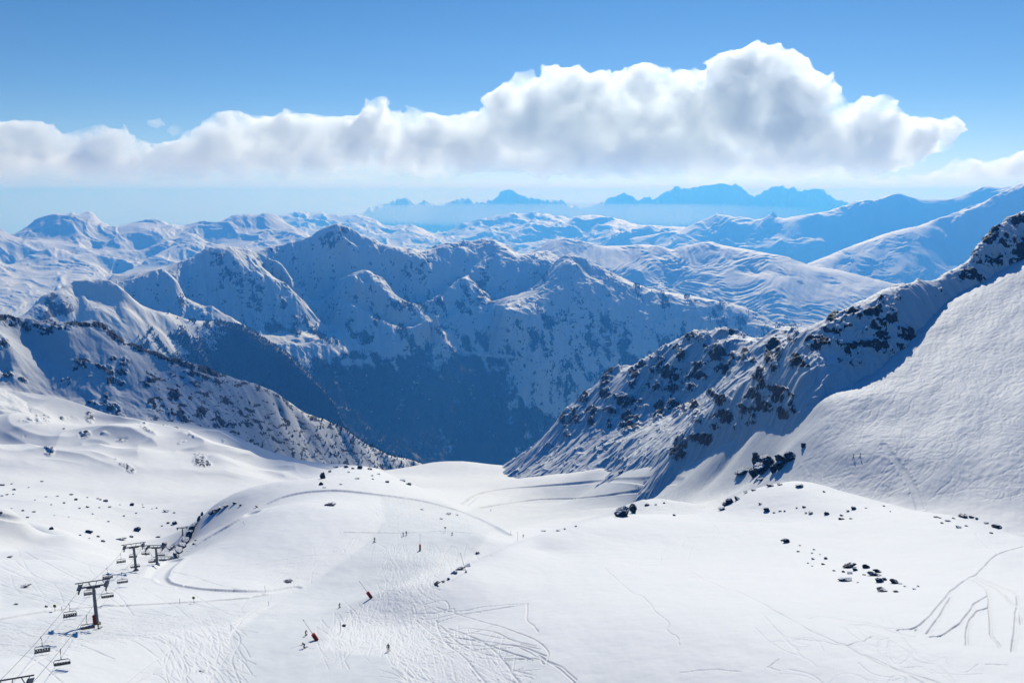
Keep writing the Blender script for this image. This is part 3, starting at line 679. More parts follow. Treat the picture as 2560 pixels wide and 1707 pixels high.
# crags of the right ridge
px_, py_ = rridge.pix()
RROCK = [(1741,847,20,14,-10,1),(1767,856,8,20,0,1),(1690,869,6,9,0,1),(1649,888,5,7,0,1),(1824,831,28,5,10,1),(1792,879,22,12,20,1),(1821,895,30,11,15,1),(1773,898,14,9,0,1),(1862,888,8,11,0,1),(1869,904,13,7,0,1),(1837,904,15,7,0,1),(1798,922,25,9,10,1),(1629,917,25,15,-10,1),(1531,930,19,10,-40,1),(1582,936,11,9,0,1),(1664,927,9,15,0,1),(1700,888,8,11,0,1),(1735,927,21,13,0,1),(1696,946,19,21,0,1),(1754,939,9,15,0,1),(1725,971,11,7,0,1),(1773,978,19,6,35,1),(1511,971,9,21,0,1),(1518,994,11,8,0,1),(1454,994,11,13,-50,1),(1629,971,19,13,-15,1),(1582,965,8,8,0,1),(1550,1003,17,15,0,1),(1527,1029,15,9,0,1),(1591,1013,11,13,0,1),(1629,1010,21,17,0,1),(1645,1032,11,13,0,1),(1671,981,11,9,0,1),(1684,1013,13,13,0,1),(1690,1032,9,9,0,1),(1725,1016,13,9,-20,1),(1416,1048,11,17,0,1),(1441,1035,11,17,0,1),(1480,1032,11,9,0,1),(1476,1061,6,15,0,1),(1521,1064,5,9,0,1),(1575,1051,15,17,-50,1),(1559,1073,13,9,0,1),(1744,1045,11,13,-40,1),(1416,1086,7,7,0,1),(1374,1115,7,5,0,1),(1936,876,15,19,0,1),(1923,898,8,11,0,1),(1897,949,13,19,0,1),(1936,920,9,9,0,1),(1808,1003,15,11,0,1),(1805,1048,24,15,-30,1),(1923,987,42,13,0,1),(1875,1003,15,17,0,1),(1856,1032,13,15,0,1),(1913,1019,24,11,0,1),(1875,1054,11,13,0,1),(1843,1073,9,6,0,1),(1964,1025,17,17,0,1),(1712,1108,29,15,-15,1),(1763,1102,15,11,-30,1),(1693,1134,15,13,0,1),(2121,798,50,16,-5,1),(2083,818,22,12,0,1),(2209,783,27,15,-10,1),(2209,760,11,11,0,1),(2197,818,31,17,-25,1),(2228,833,42,15,0,1),(2178,837,25,15,0,1),(2213,864,42,15,5,1),(2255,844,32,11,10,1),(2094,860,11,17,0,1),(2037,860,19,13,0,1),(1983,844,9,17,0,1),(1995,906,21,15,10,1),(2132,886,15,21,0,1),(2155,906,9,11,0,1),(2106,898,9,9,0,1),(2060,860,15,7,0,1),(2450,630,15,21,-50,1),(2477,600,12,15,0,1),(2519,584,32,25,-35,1),(2550,550,22,24,0,1),(2515,630,19,17,0,1),(2542,615,22,32,0,1),(2469,653,25,9,0,1),(2427,691,32,9,5,1),(2400,703,17,7,0,1),(2523,680,21,11,-15,1),(2553,664,14,9,0,1),(2347,730,7,9,0,1),(2243,753,9,4,-30,1),(2600,560,50,60,0,1),(2680,520,60,70,0,1),(2505,605,50,34,-40,1),(2550,640,26,40,0,1)]
rb_ = blobs(px_, py_, [(x, y, rx * 1.45, ry * 1.4, g, w) for x, y, rx, ry, g, w in RROCK])
ev_ = rridge.Z / rridge.D
n_ = fbm(rridge.A * 48 + ev_ * 30, ev_ * 66 - rridge.A * 14, 7, 33, 0.68)
band_ = fbm(rridge.A * 40 + rridge.Z / 60, rridge.Z / 9.0, 4, 35)           # ledges
rk_ = smooth(0.25, 0.75, rb_ + 0.45 * n_)
rridge.Z = rridge.Z + rridge.D * rk_ * (0.0020 + 0.0040 * ridged(rridge.A * 42, rridge.U * 30 + ev_ * 40, 5, 19, 0.5))
sl_ = rridge.slope()
rridge.attr['rock'] = np.clip(0.05 + rb_ * 0.37 + 0.66 * n_ * (0.22 + rb_) + 0.16 * band_ * rb_ + 0.16 * np.clip(sl_ - 0.9, -0.6, 1.2) * (0.3 + rb_), 0, 1)

# ------------------------------------------------------------------ the near snow: hummocks, roads, ski tracks
near.attr['rock'] = np.zeros(near.Z.shape, np.float32)
px_, py_ = near.pix()
# soft wind relief everywhere, hummocks on the left-hand benches
near.Z = near.Z + near.D * 0.0010 * fbm(near.A * 13, near.U * 11, 4, 101) + 0.04 * fbm(near.D * np.sin(near.A) / 7, near.D * np.cos(near.A) / 4, 4, 102)
hm_ = smooth(930, 1000, near.D) * smooth(820, 700, px_) * smooth(1330, 1230, near.D) + 0.8 * smooth(560, 640, near.D) * smooth(900, 820, near.D) * smooth(420, 300, px_) * 0.25
near.Z = near.Z + near.D * 0.0075 * hm_ * (ridged(near.A * 9, near.U * 13, 2, 103, 0.4) + 0.2)
NROCK = [(90,1055,50,9,-6,.6),(160,1047,14,5,0,.7),(225,1047,12,8,25,.8),(212,1095,18,10,0,.8),(160,1072,6,4,0,.8),(370,1080,24,8,30,.8),(305,1102,18,5,0,.7),(265,1090,14,4,0,.6),(415,1065,12,6,0,.7),(440,1068,8,4,0,.7),(505,1155,24,10,10,.9),(125,1135,14,8,0,.8),(310,1162,14,5,0,.7),(325,1172,16,8,30,.8),(290,1147,6,3,0,.7),(60,1101,5,3,0,.8),(465,1077,12,5,0,.6),(480,1100,10,4,30,.6),(455,1110,14,5,-20,.5),(560,1105,10,4,20,.6)]
rb_ = blobs(px_, py_, NROCK) * smooth(850, 900, near.D)
near.attr['rock'] = np.clip(rb_ * (0.62 + 0.5 * fbm(near.A * 260, near.U * 200, 3, 104)), 0, 1)
near.Z = near.Z + near.D * 0.0018 * smooth(0.2, 0.7, rb_) * (0.3 + ridged(near.A * 120, near.U * 120, 3, 105))
# the right-hand slope is cut up by skis: crossing, drawn-out ripples down the fall line
wx_, wy_ = near.D * np.sin(near.A), near.D * np.cos(near.A)
mk_ = smooth(-60, 10, (px_ - 1560) + 2.2 * (py_ - 1130)) * smooth(395, 425, near.D) * smooth(1500, 1640, px_)
c_, s_a = math.cos(R(51)), math.sin(R(51))
q1 = (wx_ * c_ + wy_ * s_a); q2 = (-wx_ * s_a + wy_ * c_)
wv_ = 1.6 * fbm(q1 / 30, q2 / 30, 2, 111)
near.Z = near.Z + mk_ * 0.42 * (0.20 * ridged(q1 / 11 + wv_, q2 / 4.2 + wv_, 4, 112) + 0.20 * ridged(q1 / 6 - wv_, q2 / 5 + q1 / 14, 3, 113))
near.Z = near.Z + mk_ * 0.55 * fbm(q1 / 90, q2 / 26, 3, 114)

PISTE = [(520,1760),(575,1590),(690,1500),(800,1440),(900,1370),(960,1300),(950,1235),(1100,1250),(1230,1325),(1180,1390),(1040,1440),(940,1500),(840,1560),(800,1620),(960,1640),(1010,1680),(1000,1760)]
ROADS = [[(-60,1560),(0,1552),(300,1518),(620,1496),(740,1470),(720,1500),(560,1560),(250,1600),(0,1650),(-60,1660)],[(1060,1340),(1180,1270),(1350,1225),(1620,1195),(1720,1190),(1660,1260),(1480,1290),(1380,1300),(1250,1330)],[(0,1440),(200,1450),(330,1430),(260,1500),(0,1530)]]
pk_ = smooth(-6, 10, inside_distance(px_, py_, PISTE))
for poly in ROADS: pk_ = np.maximum(pk_, 0.8 * smooth(-6, 10, inside_distance(px_, py_, poly)))
near.attr['packed'] = np.clip(np.maximum(pk_, 0.55 * mk_) * (0.85 + 0.35 * fbm(near.A * 40, near.U * 30, 3, 121)), 0, 1)
groove = np.zeros(near.Z.size, np.float32); berm = np.zeros(near.Z.size, np.float32)
da_, du_ = near.a[1] - near.a[0], near.u[1] - near.u[0]
def stamp(a, u, width, depth, lip=0.25):
    """press a track of the given width and depth (m) into the snow along (azimuth, ln d)"""
    d = np.exp(u)
    seg = np.hypot(np.diff(a), np.diff(u)) * d[:-1]
    s = np.concatenate([[0], np.cumsum(seg)])
    n = int(s[-1] / max(0.12, width * 0.3)) + 2
    k = np.linspace(0, s[-1], n)
    a = np.interp(k, s, a); u = np.interp(k, s, u); d = np.exp(u)
    dep = depth * (0.75 + 0.5 * np.interp(k, np.linspace(0, s[-1], n // 12 + 2), rng.random(n // 12 + 2)))
    reach = width * 0.5 * (1.7 if lip else 1.05)
    ra = int(min(40, np.ceil(reach / (d.min() * da_)))); ru = int(min(40, np.ceil(reach / (d.min() * du_))))
    ia = np.round((a - near.a[0]) / da_).astype(int); iu = np.round((u - near.u[0]) / du_).astype(int)
    for i in range(-ra, ra + 1):
        for j in range(-ru, ru + 1):
            ja, ju = ia + i, iu + j
            ok = (ja >= 0) & (ja < len(near.a)) & (ju >= 0) & (ju < len(near.u))
            ja, ju = np.clip(ja, 0, len(near.a) - 1), np.clip(ju, 0, len(near.u) - 1)
            r = np.hypot(near.a[ja] - a, near.u[ju] - u) * d / (width * 0.5)
            idx = ju * len(near.a) + ja
            g = ok & (r < 1)
            np.minimum.at(groove, idx[g], (-dep * np.clip(1.35 * (1 - r * r), 0, 1))[g].astype(np.float32))
            if lip:
                g = ok & (r >= 1) & (r < 1.7)
                np.maximum.at(berm, idx[g], (dep * lip * (1 - np.abs(r - 1.3) / 0.4))[g].clip(0).astype(np.float32))

def smoothed(pts, n=10):
    p = np.array(pts, float)
    if len(p) < 3: return p
    q = np.vstack([2 * p[0] - p[1], p, 2 * p[-1] - p[-2]]); out = []
    for i in range(1, len(q) - 2):
        for t in np.linspace(0, 1, n, endpoint=False):
            out.append(0.5 * ((2 * q[i]) + (q[i + 1] - q[i - 1]) * t + (2 * q[i - 1] - 5 * q[i] + 4 * q[i + 1] - q[i + 2]) * t * t + (3 * q[i] - q[i - 1] - 3 * q[i + 1] + q[i + 2]) * t ** 3))
    return np.array(out + [p[-1]])

Zh = near.Z.copy()
def to_ground(pts):
    out = []
    for x, y in pts:
        a, t = ray(x, y)
        f = (float(a) - near.a[0]) / da_; i = int(np.clip(math.floor(f), 0, len(near.a) - 2)); f -= i
        e = Zh[:, i] * (1 - f) + Zh[:, i + 1] * f - float(t) * np.exp(near.u)
        k = np.argmax(e >= 0)
        if e[k] < 0: k = len(e) - 1
        u = near.u[k] if k == 0 else near.u[k - 1] + du_ * (-e[k - 1] / (e[k] - e[k - 1]))
        out.append((float(a), u))
    return np.array(out)
def track(pts, width=0.7, depth=0.3, lip=0.25, wob=0.0, n=10):
    p = smoothed(pts, n)
    if wob:
        p = p + wob * np.stack([np.interp(np.arange(len(p)), np.linspace(0, len(p), len(p) // 4 + 2), rng.standard_normal(len(p) // 4 + 2)) for _ in range(2)], 1)
    g = to_ground(p)
    # a jump in distance means the line passed behind a crest
    br = [0] + [i + 1 for i in np.nonzero(np.abs(np.diff(g[:, 1])) > 0.12)[0]] + [len(g)]
    for i, j in zip(br[:-1], br[1:]):
        if j - i > 1: stamp(g[i:j, 0], g[i:j, 1], width, depth, lip)

# roads and groomed edges
track([(392,1440),(405,1418),(450,1390),(520,1345),(600,1300),(680,1255),(740,1235),(800,1228),(860,1228),(950,1238),(1050,1252),(1130,1272),(1190,1295),(1260,1335)], 7.5, 0.9, 0.15)
track([(400,1440),(420,1458),(500,1472),(600,1478),(680,1478),(740,1468)], 4.0, 0.6, 0.2)
track([(0,1548),(80,1534),(170,1522),(300,1514),(420,1508),(520,1502),(620,1494),(700,1480)], 1.6, 0.5, 0.3)
track([(0,1290),(60,1300),(120,1298),(240,1296)], 3.0, 0.8, 0.2)
track([(860,1330),(1000,1332),(1120,1328),(1230,1338),(1310,1345)], 1.6, 0.28, 0.3)
track([(1160,1262),(1200,1235),(1260,1222),(1350,1215),(1450,1208),(1540,1200),(1620,1202),(1700,1203)], 7.0, 1.2, 0.2)
track([(1200,1270),(1270,1258),(1350,1248),(1430,1246),(1500,1240),(1560,1232),(1640,1222)], 4.0, 1.0, 0.3)
track([(1660,1190),(1640,1220),(1630,1240),(1650,1255)], 12.0, 0.6, 0.2)
track([(2210,1112),(2230,1140),(2260,1180),(2285,1225),(2300,1272)], 4.0, 0.3, 0.5)
track([(630,1285),(900,1300),(980,1235)], 1.0, 0.0, 0.0)
# foreground dome, bottom centre: a fan of ski tracks from the piste
FAN = [[(1060,1510),(1110,1500),(1120,1520),(1080,1535),(1130,1520),(1135,1530)],[(1040,1535),(1150,1525),(1250,1512),(1322,1508)],[(1050,1550),(1150,1535),(1200,1530)],[(1060,1565),(1160,1535),(1320,1510)],[(1318,1508),(1318,1550),(1335,1565),(1345,1580)],[(1090,1520),(1180,1545),(1260,1570),(1340,1600),(1370,1630),(1366,1660)],[(1050,1545),(1120,1580),(1200,1585),(1280,1600),(1340,1615)],[(1040,1550),(1110,1600),(1200,1615),(1290,1612),(1365,1640)],[(1060,1570),(1130,1590),(1230,1605),(1300,1620),(1340,1640)],[(1080,1590),(1180,1600),(1260,1625),(1330,1650)],[(1060,1640),(1150,1625),(1250,1620),(1300,1615)],[(1040,1560),(1090,1620),(1170,1660),(1250,1707)],[(1090,1550),(1110,1600),(1160,1640),(1200,1690),(1230,1720)],[(1100,1560),(1150,1610),(1240,1640),(1320,1650)],[(1120,1570),(1200,1600),(1250,1640),(1280,1680),(1310,1720)],[(1060,1590),(1130,1640),(1200,1660),(1290,1707)],[(1080,1580),(1180,1570),(1250,1585),(1300,1610),(1350,1620)],[(1320,1620),(1380,1660),(1420,1690),(1450,1720)],[(1340,1640),(1400,1665),(1440,1700)],[(1180,1640),(1260,1650),(1340,1645),(1360,1660)],[(1070,1600),(1180,1580),(1240,1560)],[(1060,1620),(1120,1640),(1140,1700)]]
for p in FAN: track(p, rng.uniform(0.4, 0.62), rng.uniform(0.16, 0.27), 0.3, 1.2)
def scribble(poly, n, ang, spread, length, width=(0.32, 0.52), depth=(0.06, 0.15)):
    """short curved tracks at random inside a patch of the photo"""
    P = np.array(poly, float); lo, hi = P.min(0), P.max(0); done = 0
    while done < n:
        x, y = rng.uniform(lo[0], hi[0]), rng.uniform(lo[1], hi[1])
        if inside_poly(x, y, P):
            th = R(ang + rng.normal(0, spread)); L = rng.uniform(0.5, 1.4) * length; bend = rng.normal(0, 0.85) * min(1, 65 / length)
            pts = []
            for k in np.linspace(-0.5, 0.5, 4):
                a2 = th + bend * k * 2
                pts.append((x + L * k * math.cos(a2), y + L * k * math.sin(a2) * 0.75))
            track(pts, rng.uniform(*width), rng.uniform(*depth), 0.3, 0.5, 5)
            done += 1
def inside_poly(x, y, P):
    c = False
    for (x1, y1), (x2, y2) in zip(P, np.roll(P, -1, 0)):
        if (y1 > y) != (y2 > y) and x < (x2 - x1) * (y - y1) / (y2 - y1) + x1: c = not c
    return c
scribble([(1040,1430),(1100,1420),(1080,1480),(1040,1530),(1100,1580),(1080,1640),(980,1640),(940,1600),(830,1640),(790,1610),(830,1560),(930,1510),(960,1450)], 342, 100, 45, 90)
scribble([(1020,1650),(1160,1600),(1260,1660),(1300,1720),(1000,1720)], 198, 40, 25, 135)
scribble([(960,1380),(1080,1370),(1200,1380),(1100,1430),(1000,1450),(950,1430)], 162, 100, 40, 60)
scribble([(430,1600),(560,1560),(600,1600),(580,1720),(400,1720)], 80, 62, 11, 150)
scribble([(0,1560),(240,1545),(560,1530),(700,1510),(560,1570),(200,1600),(0,1640)], 130, 4, 4, 260, (0.4, 0.7))
scribble([(640,1500),(760,1440),(880,1390),(1000,1300),(960,1280),(860,1340),(720,1420),(600,1480)], 55, -33, 7, 150, (0.3, 0.5), (0.04, 0.10))
scribble([(960,1240),(1100,1250),(1180,1300),(1100,1330),(960,1330),(940,1290)], 108, 15, 20, 75)
scribble([(0,1420),(200,1450),(330,1440),(200,1500),(0,1500)], 60, 20, 6, 190)
scribble([(1900,1590),(2250,1560),(2300,1620),(2500,1720),(2050,1720)], 42, 28, 18, 130, (0.35, 0.5), (0.04, 0.10))
# right foreground tracks
RT = [[(2560,1367),(2500,1385),(2460,1415),(2440,1435),(2420,1446),(2380,1475),(2350,1515),(2310,1555),(2280,1570),(2240,1575)],[(2440,1440),(2400,1462),(2360,1500),(2320,1545),(2290,1578)],[(2380,1478),(2370,1505),(2340,1555),(2315,1585)],[(2434,1448),(2465,1475),(2472,1500),(2476,1560),(2480,1590),(2500,1620)],[(2470,1490),(2440,1505),(2420,1535),(2390,1565),(2350,1590),(2325,1592)],[(2470,1518),(2440,1530),(2420,1570),(2415,1612)],[(2440,1438),(2500,1465),(2540,1485),(2548,1520),(2556,1560)],[(2440,1445),(2500,1480),(2540,1515)],[(2545,1490),(2540,1550),(2530,1630)],[(2440,1335),(2470,1365),(2500,1388)],[(2520,1478),(2600,1480)],[(2395,1440),(2425,1444)],
 [(1700,1370),(1720,1345),(1780,1345),(1850,1340),(1960,1335),(2100,1310),(2200,1293),(2300,1282)],[(1720,1400),(1735,1360),(1780,1348),(1795,1330),(1780,1312)],[(1790,1318),(1830,1315),(1828,1308)],[(1700,1380),(1735,1360)],[(1700,1345),(1660,1375),(1650,1400),(1640,1408)],[(1505,1416),(1550,1424),(1600,1420),(1640,1410)],[(1510,1420),(1540,1445),(1580,1480),(1612,1494),(1640,1530),(1670,1555),(1668,1575),(1690,1590),(1700,1610)],[(1730,1430),(1800,1465),(1870,1490),(1930,1520),(1990,1555),(2060,1590),(2110,1610)],[(1980,1595),(2050,1602),(2110,1612),(2160,1600),(2180,1590)],[(2020,1545),(2060,1540),(2110,1550),(2180,1560),(2240,1570),(2280,1572)],[(2120,1560),(2180,1565),(2240,1580),(2290,1590)],[(2110,1612),(2200,1660),(2300,1690),(2400,1725)],[(2160,1635),(2260,1680),(2330,1720)],[(1700,1680),(1760,1674),(1850,1676)],[(1920,1665),(1950,1675)],[(1920,1663),(1945,1645)],[(2465,1658),(2520,1660)]]
for i, p in enumerate(RT): track(p, 0.62 if i < 9 else 0.42, 0.22 if i < 9 else 0.13, 0.3, 1.4)
LT = [[(0,1460),(60,1480),(140,1495),(250,1520)],[(0,1590),(120,1575),(240,1568)],[(0,1630),(80,1610),(160,1600),(300,1590),(430,1580)],[(0,1680),(60,1655),(120,1635),(200,1610)],[(20,1707),(80,1660),(140,1625)],[(310,1707),(400,1640),(470,1600)],[(340,1707),(430,1650),(500,1610)],[(430,1430),(480,1440),(540,1460),(600,1472)],[(440,1470),(560,1430),(700,1400),(800,1385),(860,1370)],[(450,1455),(520,1440),(640,1420),(760,1405)],[(820,1380),(860,1372),(850,1385),(820,1400)],[(575,1560),(600,1600),(580,1650),(600,1707)],[(0,1360),(40,1370),(100,1400),(180,1440),(240,1470)],[(110,1374),(220,1410),(300,1430)]]
for p in LT: track(p, 0.6, 0.18, 0.3, 1.0)
# hundreds of linked turns down the right-hand slope
for k in range(1150):
    x0, y0 = rng.uniform(90, 480), rng.uniform(330, 720)
    L = rng.uniform(30, 150); ph = rng.uniform(0, 6.3); wl = rng.uniform(14, 34); am = rng.uniform(0.5, 3.2); tw = rng.normal(0, 0.33)
    s_ = np.arange(0, L, 2.0)
    lat = am * np.sin(2 * math.pi * s_ / wl + ph)
    dx, dy = -math.cos(0.6 + tw), -math.sin(0.6 + tw)
    X, Y = x0 + dx * s_ - dy * lat, y0 + dy * s_ + dx * lat
    a_, u_ = np.arctan2(X, Y), np.log(np.hypot(X, Y))
    ia = np.clip(((a_ - near.a[0]) / da_).astype(int), 0, len(near.a) - 1); iu = np.clip(((u_ - near.u[0]) / du_).astype(int), 0, len(near.u) - 1)
    ok = mk_[iu, ia] > 0.5
    if ok.sum() > 4:
        i0 = np.argmax(ok); i1 = i0 + (np.argmin(ok[i0:]) if not ok[i0:].all() else len(ok) - i0)
        if i1 - i0 > 4: stamp(a_[i0:i1], u_[i0:i1], rng.uniform(0.6, 1.1), rng.uniform(0.05, 0.15), 0.5)
near.Z = near.Z + np.where(groove < 0, groove, berm).reshape(near.Z.shape)
M_near = terrain_mat('near_snow', 1.5, packed=True)
M_hill = terrain_mat('hill_snow_and_rock', 5.5, wobble=0.55, bump=0.8)
M_ridge = terrain_mat('ridge_snow_and_rock', 3.2, wobble=0.62, bump=0.9)
M_wood = terrain_mat('forest_slope', 22.0, forest=28.0)
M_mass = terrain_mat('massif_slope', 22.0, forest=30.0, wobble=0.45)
M_far = terrain_mat('far_slope', 60.0, forest=60.0)

def buried(s, by, depth):
    """cells that lie well under another sheet"""
    zb = upsample(by.Z, by.a, by.u, s.A, s.U)
    ins = (s.U >= by.u[0]) & (s.U <= by.u[-1]) & (s.A >= by.a[0]) & (s.A <= by.a[-1])
    return ins & (s.Z < zb - depth)
near.mesh('snow_ground', M_near)
def side_ground(edge, a0, a1):
    """the same snow carried on past the side of the picture"""
    s = Sheet.__new__(Sheet)
    s.a = np.linspace(R(a0), R(a1), 60); s.u = near.u[::12].copy()
    s.A, s.U = np.meshgrid(s.a, s.u); s.D = np.exp(s.U)
    s.Z = np.repeat(near.Z[::12, edge][:, None], 60, 1) - 0.02; s.attr = {'rock': s.A * 0, 'packed': s.A * 0}
    return s.mesh('snow_ground', M_near)
side_ground(-1, 42, 95); side_ground(0, -95, -42)
lhill.mesh('hill', M_hill, buried(lhill, near, 4))
rridge.mesh('rocky_ridge', M_ridge, buried(rridge, near, 4))
fridge.mesh('forest_ridge', M_wood)
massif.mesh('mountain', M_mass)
broad.mesh('mountain', M_far)
rlit.mesh('mountain', M_far)
rback.mesh('mountain', M_far)
lback.mesh('mountain', M_far)
mback.mesh('mountain', M_far)
far.mesh('mountain', M_far)
# ------------------------------------------------------------------ the low land under and behind the ranges
me_ = bpy.data.meshes.new('terrain')
me_.from_pydata([(-140000, -2500, -3600), (140000, -2500, -3600), (140000, 118000, -3600), (-140000, 118000, -3600)], [], [(0, 1, 2, 3)])
me_.materials.append(terrain_mat('low_land', 800.0))
o_ = bpy.data.objects.new('terrain', me_); COL.objects.link(o_); o_['kind'] = 'structure'

# ------------------------------------------------------------------ haze: one closed box of even air
def box_mesh(name, lo, hi):
    me = bpy.data.meshes.new(name)
    v = [(x, y, z) for z in (lo[2], hi[2]) for y in (lo[1], hi[1]) for x in (lo[0], hi[0])]
    me.from_pydata(v, [], [(0, 2, 3, 1), (4, 5, 7, 6), (0, 1, 5, 4), (2, 6, 7, 3), (0, 4, 6, 2), (1, 3, 7, 5)])
    return me
hz = bpy.data.objects.new('haze', box_mesh('haze', (-150000, -3000, -4000), (150000, 120000, 330)))
COL.objects.link(hz)
hz['kind'] = 'stuff'
mh = bpy.data.materials.new('haze_air'); mh.use_nodes = True
mn = mh.node_tree; mn.nodes.remove(mn.nodes['Principled BSDF'])
pv = mn.nodes.new('ShaderNodeVolumePrincipled')
pv.inputs['Color'].default_value = (0.072, 0.355, 1.0, 1)
pv.inputs['Density'].default_value = 7.4e-5
pv.inputs['Absorption Color'].default_value = (0.8, 0.8, 0.8, 1)
pv.inputs['Anisotropy'].default_value = 0.4
mn.links.new(pv.outputs[0], mn.nodes['Material Output'].inputs['Volume'])
hz.data.materials.append(mh)

# a thin bank of valley mist at the foot of the farthest range
def mist(name, cx, cy, rx, ry, z0, z1, dens):
    V, Fc = [], []; n = 40
    for k, (f, z) in enumerate(((0.80, z0), (1.0, z0 * 0.6 + z1 * 0.4), (0.93, z0 * 0.2 + z1 * 0.8), (0.62, z1))):
        V += [(cx + rx * f * math.cos(2 * math.pi * i / n), cy + ry * f * math.sin(2 * math.pi * i / n), z) for i in range(n)]
    for k in range(3):
        for i in range(n): Fc.append((k * n + i, k * n + (i + 1) % n, (k + 1) * n + (i + 1) % n, (k + 1) * n + i))
    Fc += [tuple(range(n))[::-1], tuple(range(3 * n, 4 * n))]
    me = bpy.data.meshes.new(name); me.from_pydata(V, [], Fc)
    m, N, L = nodes('mist_air'); N.remove(N['Principled BSDF'])
    v = N.new('ShaderNodeVolumePrincipled'); v.inputs['Color'].default_value = (0.9, 0.95, 1, 1); v.inputs['Density'].default_value = dens; v.inputs['Anisotropy'].default_value = 0.4
    L.new(v.outputs[0], N['Material Output'].inputs['Volume']); me.materials.append(m)
    o = bpy.data.objects.new(name, me); COL.objects.link(o); o['kind'] = 'stuff'
mist('mist', 2500, 31000, 9500, 5200, -1150, -430, 1.0e-4)
mist('mist', 0, 82000, 88000, 34000, -3200, 260, 3.2e-5)
# ------------------------------------------------------------------ clouds: closed billowing shells filled with vapour, above the haze
def perlin3(x, y, z, seed):
    xi = np.floor(x).astype(np.int64); yi = np.floor(y).astype(np.int64); zi = np.floor(z).astype(np.int64)
    fx = (x - xi).astype(np.float32); fy = (y - yi).astype(np.float32); fz = (z - zi).astype(np.float32)
    w = [t * t * t * (t * (t * 6 - 15) + 10) for t in (fx, fy, fz)]
    out = 0
    for i in (0, 1):
        for j in (0, 1):
            for k in (0, 1):
                h = hash2(xi + i + 7919 * (zi + k), yi + j, seed).astype(np.float32) / 65536
                h2 = hash2(xi + i, yi + j + 6007 * (zi + k), seed + 5).astype(np.float32) / 65536
                a = h * 2 * np.float32(math.pi); c = h2 * 2 - 1; s = np.sqrt(1 - c * c)
                g = np.cos(a) * s * (fx - i) + np.sin(a) * s * (fy - j) + c * (fz - k)
                out = out + g * (w[0] if i else 1 - w[0]) * (w[1] if j else 1 - w[1]) * (w[2] if k else 1 - w[2])
    return out * 1.5

def surface_net(F, org, stp):
    """closed quad mesh of F = 0 (F > 0 inside)"""
    F = np.pad(F, 1, constant_values=-1.0); org = np.array(org) - np.array(stp)
    I = F > 0
    nx, ny, nz = F.shape
    cnt = np.zeros((nx - 1, ny - 1, nz - 1)); acc = np.zeros((nx - 1, ny - 1, nz - 1, 3))
    def sl(o): return tuple(slice(o[k], F.shape[k] - 1 + o[k]) for k in range(3))
    corners = [(i, j, k) for i in (0, 1) for j in (0, 1) for k in (0, 1)]
    for a in corners:
        for ax in range(3):
            if a[ax]: continue
            b = list(a); b[ax] = 1
            fa, fb = F[sl(a)], F[sl(b)]
            x = (fa > 0) != (fb > 0)
            t = np.where(x, fa / np.where(x, fa - fb, 1), 0)
            cnt += x
            for k in range(3): acc[..., k] += x * (a[k] + (t if k == ax else 0))
    act = cnt > 0
    idx = np.full(act.shape, -1); idx[act] = np.arange(act.sum())
    base = np.stack(np.nonzero(act), 1)
    V = (base + acc[act] / cnt[act][:, None]) * np.array(stp) + org
    quads = []
    for ax in range(3):
        u, v = (ax + 1) % 3, (ax + 2) % 3
        s0 = [slice(1, F.shape[k] - 1) for k in range(3)]; s0[ax] = slice(0, F.shape[ax] - 1)
        s1 = list(s0); s1[ax] = slice(1, F.shape[ax])
        a, b = I[tuple(s0)], I[tuple(s1)]
        p = np.stack(np.nonzero(a != b), 1)
        for k in range(3):
            if k != ax: p[:, k] += 1
        flip = ~a[a != b]
        def cell(du, dv):
            q = p.copy(); q[:, u] -= du; q[:, v] -= dv
            return idx[q[:, 0], q[:, 1], q[:, 2]]
        qd = np.stack([cell(1, 1), cell(0, 1), cell(0, 0), cell(1, 0)], 1)
        qd[flip] = qd[flip][:, ::-1]
        quads.append(qd)
    return V, np.concatenate(quads)

